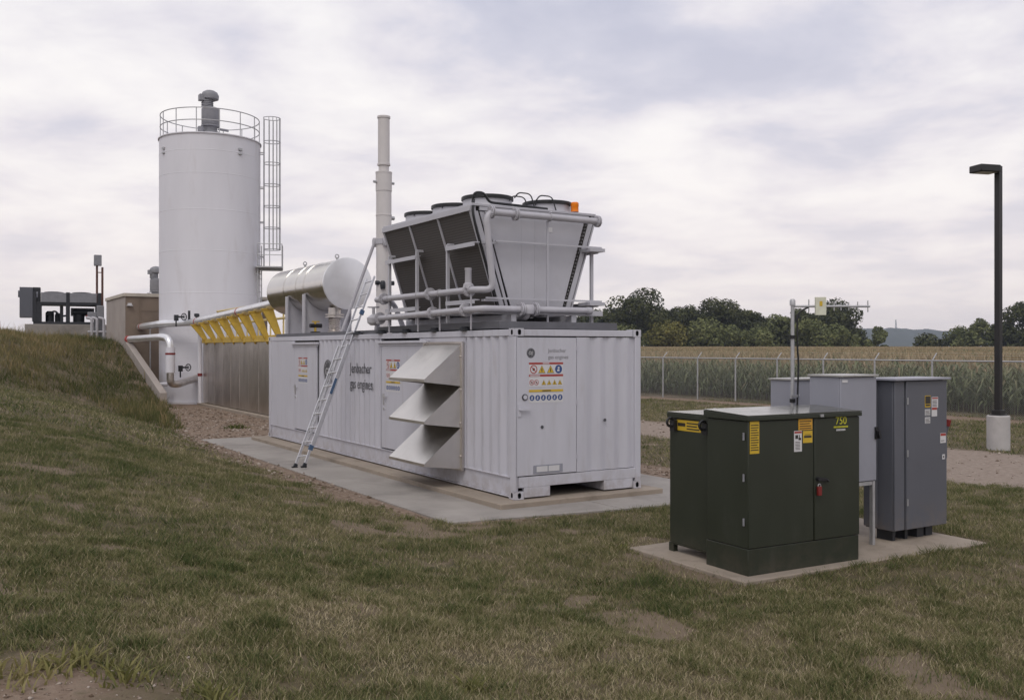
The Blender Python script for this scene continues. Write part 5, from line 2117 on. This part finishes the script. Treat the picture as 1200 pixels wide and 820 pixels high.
lawn = []
for (n, Ya, Yb, seg, wd0, h0) in ((430000, 2.6, 9.0, 2, 0.0055, 0.042), (460000, 9.0, 18.0, 1, 0.0085, 0.048), (260000, 18.0, 45.0, 1, 0.019, 0.065)):
    x, y, Y = scatter(n, Ya, Yb)
    patch = fbm(x * 0.55, y * 0.55, 31, 3)
    clump = fbm(x * 4.5, y * 4.5, 33, 2)
    bare = bare_at(x, y) + (rng.random(n) - 0.5) * 0.06
    keep = lawn_keep(x, y) & (tall_sd(x, y) > -0.3) & (rng.random(n) < np.clip(0.40 + 2.2 * (clump - 0.30), 0.3, 1))
    keep &= ~((bare > 0.665) & (rng.random(n) < 0.8))
    x, y, patch, clump = x[keep], y[keep], patch[keep], clump[keep]
    tuft = sstep(0.60, 0.74, fbm(x * 3.1 + 7, y * 3.1, 37, 2))
    streak = vnoise(x * 3.2 + 0.3 * y, y * 0.35, 39) - 0.5
    right = sstep(4, 9, x)
    dry = np.clip(0.43 + 0.55 * (patch - 0.5) - 0.45 * (clump - 0.5) + 0.14 * streak - 0.15 * tuft + rng.normal(0, 0.27, len(x)) - 0.06 * right - 0.07 * sstep(-3.5, -6.0, x) + 0.20 * np.exp(-((x + 4.4) ** 2 / 2.2 + (y + 6.0) ** 2 / 1.3)) + 0.12 * np.exp(-((x + 1.0) ** 2 / 6 + (y + 7.6) ** 2 / 1.5)), 0, 1)
    h = h0 * (0.5 + rng.random(len(x)) * 0.9) * (0.65 + 0.8 * clump) * (1 + 0.45 * tuft)
    lawn.append(blades(x, y, height(x, y), h, wd0 * (0.7 + rng.random(len(x)) * 0.7), 0.35 + rng.random(len(x)) * 0.8, dry, seg))
# straggling taller stems and seed heads
x, y, Y = scatter(5000, 3.0, 16.0)
kk = lawn_keep(x, y) & (tall_sd(x, y) > 0) & (fbm(x * 1.1, y * 1.1, 41) > 0.52)
x, y = x[kk], y[kk]
lawn.append(blades(x, y, height(x, y), 0.06 + rng.random(len(x)) * 0.09, np.full(len(x), 0.0045), 0.3 + rng.random(len(x)) * 0.5, np.clip(rng.normal(0.72, 0.15, len(x)), 0, 1), 2))
veg_object('lawn_grass', lawn, m_grass, 'short patchy green and straw coloured lawn grass', 'grass')

tall = []
x, y, Y = scatter(330000, 22.0, 58.0, 0.66)
keep = (tall_sd(x, y) + (fbm(x * 0.8, y * 0.8, 51) - 0.5) * 3.2 < 0) & ~on_solid(x, y) & (x > -14)
keep &= rng.random(len(x)) < np.clip(0.25 + 2.2 * (fbm(x * 1.5, y * 1.5, 53) - 0.32), 0.1, 1)
x, y = x[keep], y[keep]
cl2 = fbm(x * 0.7, y * 0.7, 55, 3)
toe = sstep(6.0, 0.0, -tall_sd(x, y))
h = (0.16 + 0.30 * cl2 * rng.random(len(x)) + 0.10 * toe) * (0.45 + 0.55 * sstep(0.6, -2.0, tall_sd(x, y))) * (0.7 + 0.6 * rng.random(len(x)))
dry = np.clip(0.58 + 0.9 * (cl2 - 0.5) - 0.42 * toe + rng.normal(0, 0.15, len(x)), 0, 1)
tall.append(blades(x, y, height(x, y), h, 0.028 * (0.7 + rng.random(len(x)) * 0.6), 0.3 + rng.random(len(x)) * 0.6, dry, 1))
x, y, Y = scatter(5200, 24.0, 50.0, 0.66)
kk = (tall_sd(x, y) < 0.1) & ~on_solid(x, y) & (x > -12) & (fbm(x * 0.6, y * 0.6, 57) > 0.5)
x, y = x[kk], y[kk]
for q_ in range(5):
    tall.append(blades(x + rng.normal(0, .05, len(x)), y + rng.normal(0, .05, len(x)), height(x, y), 0.28 + 0.38 * rng.random(len(x)), np.full(len(x), 0.016), 0.2 + 0.4 * rng.random(len(x)), np.clip(rng.normal(0.42 if q_ < 3 else 0.8, 0.15, len(x)), 0, 1), 2))
veg_object('tall_grass', tall, m_tall, 'unmown tall grass covering the bank below the chiller', 'tall grass')


def stones(n, zone):
    Vs, Fs = [], []
    base = np.array([(1, 0, 0), (0, 1, 0), (-1, 0, 0), (0, -1, 0), (0, 0, 1), (0, 0, -1)], float)
    fc = np.array([(0, 1, 4), (1, 2, 4), (2, 3, 4), (3, 0, 4), (1, 0, 5), (2, 1, 5), (3, 2, 5), (0, 3, 5)])
    x, y, rad = zone
    k = len(x)
    a = rng.random(k) * 6.28
    P = base[None] * (0.6 + 0.8 * rng.random((k, 6, 1)))
    c, s_ = np.cos(a)[:, None], np.sin(a)[:, None]
    P = np.stack([P[..., 0] * c - P[..., 1] * s_, P[..., 0] * s_ + P[..., 1] * c, P[..., 2] * 0.6], 2) * rad[:, None, None]
    P += np.stack([x, y, height(x, y) + rad * 0.15], 1)[:, None, :]
    F = (np.arange(k)[:, None, None] * 6 + fc[None]).reshape(-1, 3)
    return P.reshape(-1, 3), F, np.repeat(rng.random(k), 6)


m_stone = leaf_mat('pebbles', [(0.0, (0.12, 0.085, 0.06)), (0.5, (0.24, 0.185, 0.145)), (1.0, (0.42, 0.36, 0.31))], 0.95, 2, 0.1)
n = 60000
x, y, Y = scatter(n, 3.0, 45.0)
dz_ = dirt_sd(x, y) + (vnoise(x * 2, y * 2, 81) - 0.5) * 0.6
kk = ((dz_ < 0.15) | (soil_sd(x, y) < 0.2)) & ~on_solid(x, y)
kk |= (road_sd(x, y) < 0) & (rng.random(n) < 0.10)
x, y, Y = x[kk], y[kk], Y[kk]
ra, aa = 1.1 * rng.random(900) ** 0.6, 6.28 * rng.random(900)
x, y, Y = np.concatenate([x, SOIL[0] + ra * np.cos(aa)]), np.concatenate([y, SOIL[1] + ra * np.sin(aa)]), np.concatenate([Y, np.full(900, 5.0)])
veg_object('pebbles', [stones(len(x), (x, y, (0.008 + 0.022 * rng.random(len(x)) ** 3) * np.clip(Y / 10, 0.6, 2.2)))], m_stone, 'small stones and clods scattered on the bare dirt and the track', 'stones')


def weed(name, label, X, Y, rad, hh, n, tone, wdt, world=True, leafy=True):
    """rosette of broad leaves on short stems"""
    x, y = to_site(X, Y)
    n = int(n * 0.55)
    r_ = rad * rng.random(n) ** 0.8
    a = rng.random(n) * 2 * math.pi
    px, py = x + r_ * np.cos(a), y + r_ * np.sin(a)
    pz = height(px, py)
    hgt = hh * 0.7 * (0.4 + 0.6 * rng.random(n)) * (1 - 0.5 * r_ / rad)
    V1, F1, T1 = blades(px, py, pz, hgt, np.full(n, wdt * 1.35), 0.5 + 1.1 * rng.random(n), np.clip(rng.normal(tone, 0.1, n), 0, 1), 2)
    c0 = np.array([x, y, float(height(np.array([x]), np.array([y]))[0])])
    me = np_mesh(name, V1 - c0, F1, smooth=False)
    attr(me, 'tone', T1)
    me.materials.append(m_weed)
    ob = bpy.data.objects.new(name, me)
    COL.objects.link(ob)
    ob.location = W(*c0)
    ob.rotation_euler = (0, 0, TH)
    return props(ob, label, 'weed')


m_weed = leaf_mat('weed_leaves', [(0.0, (0.055, 0.072, 0.026)), (0.4, (0.13, 0.135, 0.045)), (0.7, (0.24, 0.22, 0.085)), (1.0, (0.36, 0.30, 0.16))], 0.7, 3, 0.2, 0.3)


def gpt(u, v, z=0.0):
    Yq = 1104.06 * (2.2754 - z) / (v - 409.04)
    return (u - 600) / 1104.06 * Yq, Yq


for (u, v, z, rad, hh, n, tone, wdt, lab) in (
        (90, 775, 0.58, 0.20, 0.20, 160, 0.62, 0.014, 'yellow green weed clump on bare soil at the lower left corner'),
        (140, 792, 0.55, 0.16, 0.22, 130, 0.55, 0.013, 'upright yellowish weed just right of the bare soil patch'),
        (25, 790, 0.6, 0.24, 0.22, 170, 0.78, 0.012, 'dry yellow grass tuft in the lower left corner'),
        (250, 812, 0.5, 0.18, 0.20, 140, 0.5, 0.013, 'green weed tuft at the bottom edge left of centre'),
        (553, 800, 0.3, 0.13, 0.22, 90, 0.5, 0.014, 'small upright weed at the bottom edge near the middle'),
        (700, 668, 0.1, 0.30, 0.13, 200, 0.15, 0.014, 'dark green weed patch in the lawn before the transformer pad'),
        (300, 745, 0.4, 0.22, 0.10, 160, 0.1, 0.014, 'dark green low weed in the lower left lawn'),
        (277, 501, -0.1, 0.35, 0.32, 200, 0.25, 0.03, 'small green weed on the bare dirt behind the container'),
        (720, 640, 0.0, 0.25, 0.16, 150, 0.35, 0.014, 'light green weed tuft left of the transformer pad')):
    X, Yv = gpt(u, v, z)
    weed('weed', lab, X, Yv, rad, hh, n, tone, wdt)

# ------------------------------------------------------------------ corn


def corn_field(name, label, S, T, H, full, tone_shift=0.0, leafw=0.042, hz_=None, base=None):
    """S,T: plant positions (world X,Y)."""
    n = len(S)
    gz0 = height(*to_site(S, T))
    Hh = H * (0.85 + 0.25 * rng.random(n))
    Vs, Fs, Ts = [], [], []
    off = 0
    nl = 9 if full else 4
    for k in range(nl):
        q0 = (0.12 + 0.72 * k / nl) if full else (0.55 + 0.35 * k / nl)
        zb4 = gz0 + Hh * (q0 + 0.04 * rng.random(n))
        a = rng.random(n) * 2 * math.pi
        ln = (0.38 + 0.3 * rng.random(n))
        rise = 0.10 + 0.28 * rng.random(n)
        drop = 0.05 + 0.4 * rng.random(n)
        ca, sa = np.cos(a), np.sin(a)
        p0 = np.stack([S, T, zb4], 1)
        p1 = p0 + np.stack([ca * ln * 0.5, sa * ln * 0.5, rise], 1)
        p2 = p0 + np.stack([ca * ln, sa * ln, rise - drop], 1)
        wv = np.stack([-sa * leafw, ca * leafw, 0 * a], 1)
        V = np.stack([p0 - wv * 0.5, p0 + wv * 0.5, p1 + wv, p1 - wv, p2], 1).reshape(-1, 3)
        o = np.arange(n)[:, None] * 5 + off
        Fs.append(np.concatenate([o + np.array([[0, 1, 2]]), o + np.array([[0, 2, 3]]), o + np.array([[3, 2, 4]])], 0))
        Vs.append(V)
        off += len(V)
        tn = 0.22 + 0.38 * q0 + rng.normal(0, 0.12, n) + tone_shift
        Ts.append(np.repeat(np.clip(tn, 0, 0.75), 5))
    # stalk
    if full:
        a = rng.random(n) * 2 * math.pi
        sv = np.stack([np.cos(a) * 0.016, np.sin(a) * 0.016, 0 * a], 1)
        p0 = np.stack([S, T, gz0 - 0.05], 1)
        p2 = np.stack([S, T, gz0 + Hh], 1)
        V = np.stack([p0 - sv, p0 + sv, p2], 1).reshape(-1, 3)
        Fs.append(np.arange(n)[:, None] * 3 + np.array([[0, 1, 2]]) + off)
        Vs.append(V)
        off += len(V)
        Ts.append(np.repeat(np.clip(0.45 + rng.normal(0, 0.1, n), 0, 1), 3))
    # tassels
    for k in range(4):
        a = rng.random(n) * 2 * math.pi
        sv = np.stack([-np.sin(a) * 0.022, np.cos(a) * 0.022, 0 * a], 1) * (1 if full else 1.8)
        p0 = np.stack([S, T, gz0 + Hh * 0.88], 1)
        sprd = 0.04 + 0.14 * (k > 0)
        p2 = p0 + np.stack([np.cos(a) * sprd, np.sin(a) * sprd, 0.24 + 0.16 * rng.random(n)], 1)
        V = np.stack([p0, (p0 + p2) / 2 + sv, p2, (p0 + p2) / 2 - sv], 1).reshape(-1, 3)
        o = np.arange(n)[:, None] * 4 + off
        Fs.append(np.concatenate([o + np.array([[0, 1, 2]]), o + np.array([[0, 2, 3]])], 0))
        Vs.append(V)
        off += len(V)
        Ts.append(np.repeat(np.clip(0.86 + rng.normal(0, 0.1, n), 0, 1), 4))
    return np.concatenate(Vs), np.concatenate(Fs), np.concatenate(Ts)


def sheet(S0_, S1_, T0_, T1_, zoff, ns, ntt, tone, fence_frame=True):
    s = np.linspace(S0_, S1_, ns)
    t = np.linspace(T0_, T1_, ntt)
    a, b = np.meshgrid(s, t)
    if fence_frame:
        X = FP0[0] + FDn[0] * a + FN[0] * b
        Y = FP0[1] + FDn[1] * a + FN[1] * b
    else:
        X, Y = a, b
    z = height(*to_site(X, Y)) + zoff + (fbm(X * 1.3, Y * 1.3, 61) - 0.5) * 0.3
    V = np.stack([X.ravel(), Y.ravel(), z.ravel()], 1)
    i = (np.arange(ntt - 1)[:, None] * ns + np.arange(ns - 1)[None, :]).ravel()
    F = np.concatenate([np.stack([i, i + 1, i + 1 + ns], 1), np.stack([i, i + 1 + ns, i + ns], 1)], 0)
    return V, F, np.clip(tone + (fbm(X.ravel() * 0.8, Y.ravel() * 0.8, 63) - 0.5) * 0.5, 0, 1)


# near rows
rows = []
for r_ in range(10):
    s = np.arange(-30, 52, 0.19)
    s = s + rng.normal(0, 0.05, len(s))
    t = 2.4 + r_ * 0.76 + rng.normal(0, 0.05, len(s))
    rows.append(np.stack([s, t], 1))
st_ = np.concatenate(rows)
Xc, Yc = FP0[0] + FDn[0] * st_[:, 0] + FN[0] * st_[:, 1], FP0[1] + FDn[1] * st_[:, 0] + FN[1] * st_[:, 1]
ok = (Yc > 12) & (Xc / Yc > 0.02) & (Xc / Yc < 0.72)
c1 = corn_field('c', '', Xc[ok], Yc[ok], 1.95, True)
n = 26000
s, t = rng.uniform(-60, 60, n), 9.5 + rng.random(n) ** 1.3 * 75
Xc, Yc = FP0[0] + FDn[0] * s + FN[0] * t, FP0[1] + FDn[1] * s + FN[1] * t
ok = (Yc > 12) & (Xc / Yc > 0.02) & (Xc / Yc < 0.72)
c2 = corn_field('c', '', Xc[ok], Yc[ok], 1.95, False, 0.10)
veg_object('corn_field', [c1, c2, sheet(-60, 60, 9.0, 86, 1.15, 120, 90, 0.45)], m_corn, 'tall green corn with brown tassels close behind the fence', 'corn', site=False)
rows = []
for r_ in range(4):
    xx = np.arange(-5, 140, 0.28) + rng.normal(0, 0.05, len(np.arange(-5, 140, 0.28)))
    rows.append(np.stack([xx, 138 + r_ * 0.9 + rng.normal(0, 0.1, len(xx))], 1))
st_ = np.concatenate(rows)
c1 = corn_field('c', '', st_[:, 0], st_[:, 1], 2.15, True, -0.10, 0.07)
n = 30000
Yc = 142 + rng.random(n) ** 1.2 * 150
Xc = Yc * rng.uniform(0.0, 0.72, n)
c2 = corn_field('c', '', Xc, Yc, 2.15, False, 0.2, 0.08)
veg_object('corn_field', [c1, c2, sheet(-8, 230, 141, 300, 1.75, 160, 80, 0.78, False)], m_corn, 'distant tan topped corn field below the trees', 'corn', site=False)

# ------------------------------------------------------------------ trees


def crown_arrays(lobes, n, leaf, tone0, seed):
    g = np.random.default_rng(seed)
    V, F, T = [], [], []
    vol = np.array([a * b * c for (_, _, _, a, b, c) in lobes])
    cnt = np.maximum((n * vol / vol.sum()).astype(int), 8)
    off = 0
    for (lx2, ly2, lz2, a, b, c), k in zip(lobes, cnt):
        dvv = g.normal(size=(k, 3))
        dvv /= np.linalg.norm(dvv, axis=1)[:, None]
        rad = 0.55 + 0.5 * g.random(k) ** 0.7
        P = dvv * rad[:, None] * np.array([a, b, c]) + np.array([lx2, ly2, lz2])
        nr = dvv + g.normal(0, 0.6, (k, 3)) + np.array([0, 0, 0.35])
        nr /= np.linalg.norm(nr, axis=1)[:, None]
        t1 = np.cross(nr, g.normal(size=(k, 3)))
        t1 /= np.linalg.norm(t1, axis=1)[:, None]
        t2 = np.cross(nr, t1)
        sz = leaf * (0.5 + g.random(k))[:, None]
        vv2 = np.stack([P - t1 * sz, P - t2 * sz * 0.6, P + t1 * sz, P + t2 * sz * 0.6], 1).reshape(-1, 3)
        o = np.arange(k)[:, None] * 4 + off
        F.append(np.concatenate([o + np.array([[0, 1, 2]]), o + np.array([[0, 2, 3]])], 0))
        V.append(vv2)
        off += len(vv2)
        T.append(np.repeat(np.clip(tone0 + g.normal(0, 0.14, k) + g.normal(0, 0.1), 0, 1), 4))
    return np.concatenate(V), np.concatenate(F), np.concatenate(T)


m_dark = leaf_mat('dark_tree_leaves', [(0.0, (0.034, 0.040, 0.018)), (0.5, (0.066, 0.074, 0.030)), (1.0, (0.115, 0.115, 0.046))], 0.8, 0.15, 0.4)
m_mid = leaf_mat('green_tree_leaves', [(0.0, (0.075, 0.088, 0.036)), (0.5, (0.135, 0.15, 0.060)), (1.0, (0.22, 0.22, 0.09))], 0.8, 0.15, 0.4)
m_yel = leaf_mat('yellowing_tree_leaves', [(0.0, (0.08, 0.085, 0.028)), (0.5, (0.16, 0.15, 0.045)), (1.0, (0.27, 0.22, 0.065))], 0.8, 0.15, 0.4)
BARK = M['barkk']


def make_tree(name, X, Y, wd, ht, material, label, seed, n=2600, leaf=0.42, lobes_n=14, round_=False, group=None, gap_=0.0):
    g = random.Random(seed)
    z0 = float(height(*to_site(np.array([X]), np.array([Y])))[0])
    root = bpy.data.objects.new(name, None)
    COL.objects.link(root)
    root.location = (X, Y, z0)
    props(root, label, 'tree' if 'bush' not in name else 'bush', group)
    ORG[root.name] = Vector((0, 0, 0))
    lobes, limbs = [], []
    low = 0.06 if round_ else 0.16
    for k in range(lobes_n):
        a = g.random() * 2 * math.pi
        q_ = (k + 0.5) / lobes_n
        zc2 = ht * (low + 0.12 + (0.80 - low) * q_)
        prof = math.sin(math.pi * min(1, 0.22 + 0.70 * q_)) ** 0.7
        rr = wd / 2 * prof * (0.35 + 0.5 * g.random())
        s_ = wd * (0.15 + 0.10 * g.random())
        x, y = rr * math.cos(a), rr * math.sin(a)
        lobes.append((x, y, zc2, s_, s_, s_ * (0.62 + 0.2 * g.random())))
        limbs.append((x, y, zc2))
    V, F, T = crown_arrays(lobes, n, leaf, 0.45, seed)
    me = np_mesh('crown', V, F, smooth=False)
    attr(me, 'tone', T)
    me.materials.append(material)
    o = bpy.data.objects.new('crown', me)
    COL.objects.link(o)
    o.parent = root
    q = MB()
    tr = wd * 0.022 + 0.08
    q.tube([(0, 0, -0.3), (0.03, 0, ht * 0.25), (0, 0.05, ht * 0.6)], [tr, tr * 0.75, tr * 0.3], 8)
    for (x, y, z) in limbs[::2]:
        q.tube([(0, 0, min(z * 0.6, ht * 0.45)), (x * 0.5, y * 0.5, z * 0.85), (x, y, z)], [tr * 0.45, tr * 0.3, tr * 0.12], 5)
    part('trunk', q, 'barkk', root)
    return root


def px_tree(u0, u1, vtop, Y, **kw):
    X = ((u0 + u1) / 2 - 600) / 1104.06 * Y
    wd = (u1 - u0) / 1104.06 * Y
    z0 = float(height(*to_site(np.array([X]), np.array([Y])))[0])
    ht = 2.2754 + (409.04 - vtop) / 1104.06 * Y - z0
    return X, wd, ht


TREES = [
    # u0,u1,vtop,Y,kind,label
    (688, 722, 366, 330, 'd', 'dark tree at the left end of the tree line, half behind the cooler'),
    (704, 790, 347, 312, 'd', 'broad dark oak with the highest crown left of centre in the tree line'),
    (778, 826, 359, 322, 'd', 'dark tree right beside the broad oak in the tree line'),
    (812, 874, 351, 318, 'd', 'tall dark tree with a twin crown in the middle of the tree line'),
    (860, 900, 365, 326, 'd', 'dark tree sloping down on the right of the twin crowned one'),
    (888, 930, 370, 330, 'm', 'lower green tree left of the antenna mast'),
    (918, 962, 362, 320, 'd', 'dark tree standing right behind the antenna mast'),
    (946, 1007, 356, 314, 'd', 'dark oak with an open crown right of the radio box on the antenna'),
    (752, 804, 378, 303, 'y', 'yellowing bush at the foot of the broad oak'),
    (800, 866, 379, 304, 'm', 'round bright green bush in front of the middle trees'),
    (862, 914, 385, 304, 'm', 'low green bush left of the antenna mast at the field edge'),
    (925, 985, 376, 303, 'm', 'large green bush in front of the oaks behind the mast'),
    (972, 1010, 388, 303, 'm', 'low green bush at the right end of the tree line'),
    (1012, 1042, 384, 306, 'm', 'small light green tree alone right of the tree line'),
    (1076, 1096, 397, 420, 'm', 'tiny bush out in the gap before the far hill'),
    (1104, 1150, 384, 330, 'm', 'low green tree at the left of the right hand wood'),
    (1136, 1166, 374, 322, 'm', 'rounded olive tree just left of the lamp post'),
    (1160, 1192, 378, 322, 'd', 'dark low tree right behind the lamp post'),
    (1176, 1230, 354, 312, 'd', 'tall dark tree at the right edge of the photo'),
    (1225, 1290, 350, 320, 'd', 'dark tree beyond the right edge of the wood'),
    (690, 760, 384, 306, 'm', 'low green shrub left below the broad oak'),
]
for k, (u0, u1, vt, Yt, kd, lab) in enumerate(TREES):
    X, wd, ht = px_tree(u0, u1, vt, Yt)
    low = ht < 9
    nm = 'broadleaf_tree' if kd == 'd' or ht > 8 else 'bush'
    make_tree(nm, X, Yt, wd, ht, {'d': m_dark, 'm': m_mid, 'y': m_yel}[kd], lab, 100 + k, n=int(1600 + wd * ht * 17), leaf=0.42 if not low else 0.36, lobes_n=16 if not low else 11, round_=low)
# the wood behind them reads as one mass
lob = []
g = random.Random(5)
for k in range(150):
    X = 24 + 102 * (k + g.random()) / 150
    uu = 600 + X / 340 * 1104
    vt_ = float(np.interp(uu, [690, 705, 740, 790, 815, 850, 880, 910, 950, 985, 1005, 1012], [371, 366, 358, 366, 368, 363, 372, 376, 368, 369, 388, 396]))
    zt2 = 2.2754 + (409 - vt_) / 1104 * 340 - 2.4
    lob.append((X, g.uniform(334, 342), max(2.0, zt2 * g.choice((1.0, 1.0, 0.75, 0.5))), 2.6 + g.random(), 2.6, 2.0 + g.random()))
for k in range(170):
    X = g.uniform(20, 124)
    lob.append((X, g.uniform(335, 350), 2.5 + g.random() ** 0.8 * (11.0 if X < 88 else 8.5 if X < 112 else 4), 4.8, 4, 3.4))
for k in range(22):
    lob.append((g.uniform(148, 230), g.uniform(335, 350), 2.6 + g.random() * 3.0, 4.5, 4, 3.2))
V, F, T = crown_arrays(lob, 110000, 0.5, 0.45, 77)
wd_o = veg_object('woodland', [(V, F, T)], m_dark, 'dense dark woodland behind the tree line', 'woodland', site=False)

# ------------------------------------------------------------------ far hill, lattice tower
hx = np.linspace(650, 1900, 160)
hy = np.linspace(2700, 3150, 14)
a, b = np.meshgrid(hx, hy)
ridge = np.interp(hx, [650, 900, 1080, 1180, 1240, 1310, 1380, 1500, 1700, 1900], [0, 58, 66, 68, 62, 61, 52, 45, 40, 0])
cross = np.sin(np.pi * np.linspace(0, 1, 14)) ** 0.8
z = ridge[None, :] * cross[:, None] * (0.92 + 0.12 * fbm(a / 60, b / 60, 71)) + (vnoise(a / 9, b / 30, 73) - 0.5) * 7 * cross[:, None] + 1.0 - 2.5 * (cross[:, None] < 0.02)
V = np.stack([a.ravel(), b.ravel(), z.ravel()], 1)
i = (np.arange(13)[:, None] * 160 + np.arange(159)[None, :]).ravel()
hme = np_mesh('hill', V, np.stack([i, i + 1, i + 161, i + 160], 1))
hme.materials.append(mat('wooded_hill', (0.035, 0.045, 0.02), 0.9, 0, 0.3, 0.02))
hill = bpy.data.objects.new('hill', hme)
COL.objects.link(hill)
props(hill, 'low wooded blue hill on the horizon', 'hill', None, 'structure')
lt = thing('lattice_tower', 'tiny lattice mast standing on the blue hill', 'tower', (1192, 2925, 50), 0, local=True, world=True)
q = MB()
for (x, y) in ((-3, -3), (3, -3), (3, 3), (-3, 3)):
    q.bar((x, y, 0), (x * 0.15, y * 0.15, 44), 0.7, 0.7)
for k in range(12):
    z0, z1 = 44 * k / 12, 44 * (k + 1) / 12
    w0, w1 = 3 * (1 - 0.85 * k / 12), 3 * (1 - 0.85 * (k + 1) / 12)
    q.bar((-w0, -w0, z0), (w1, -w1, z1), 0.5, 0.5)
    q.bar((w0, w0, z0), (-w1, w1, z1), 0.5, 0.5)
part('mast', q, 'motor', lt)
for (X, ww, hh, lab) in ((1183, 26, 7, 'tiny white farm building far off at the foot of the hill'), (1212, 12, 8, 'tiny pale silo shaped building beside the far white farm building')):
    fb = thing('farm_building', lab, 'building', (X, 2785, 34), 0, local=True, world=True)
    q = MB()
    q.box(-ww / 2, ww / 2, 0, 12, -8, hh * 0.7)
    part('wall', q, 'conc_pale', fb)
    q = MB()
    q.prism([(-ww / 2 - 1, -1, hh * 0.7), (ww / 2 + 1, -1, hh * 0.7), (ww / 2 + 1, 6, hh), (-ww / 2 - 1, 6, hh)], (0, 0, 0.8))
    part('roof', q, 'conc_pale', fb)

# ------------------------------------------------------------------ haze
hb = MB()
hb.box(-3700, 3700, -3700, 3700, -3.0, 110)
hm_ = bpy.data.materials.new('thin_air')
hm_.use_nodes = True
t = hm_.node_tree
for n in list(t.nodes):
    t.nodes.remove(n)
vol = N(t, 'ShaderNodeVolumePrincipled')
vol.inputs['Color'].default_value = (0.74, 0.82, 1.0, 1)
vol.inputs['Density'].default_value = 0.00016
vol.inputs['Anisotropy'].default_value = 0.2
out = N(t, 'ShaderNodeOutputMaterial')
t.links.new(vol.outputs[0], out.inputs['Volume'])
hzo = solo('haze', hb, hm_, 'thin summer haze over the fields', 'haze', (0, 0, -3), None, 'stuff', world=True)
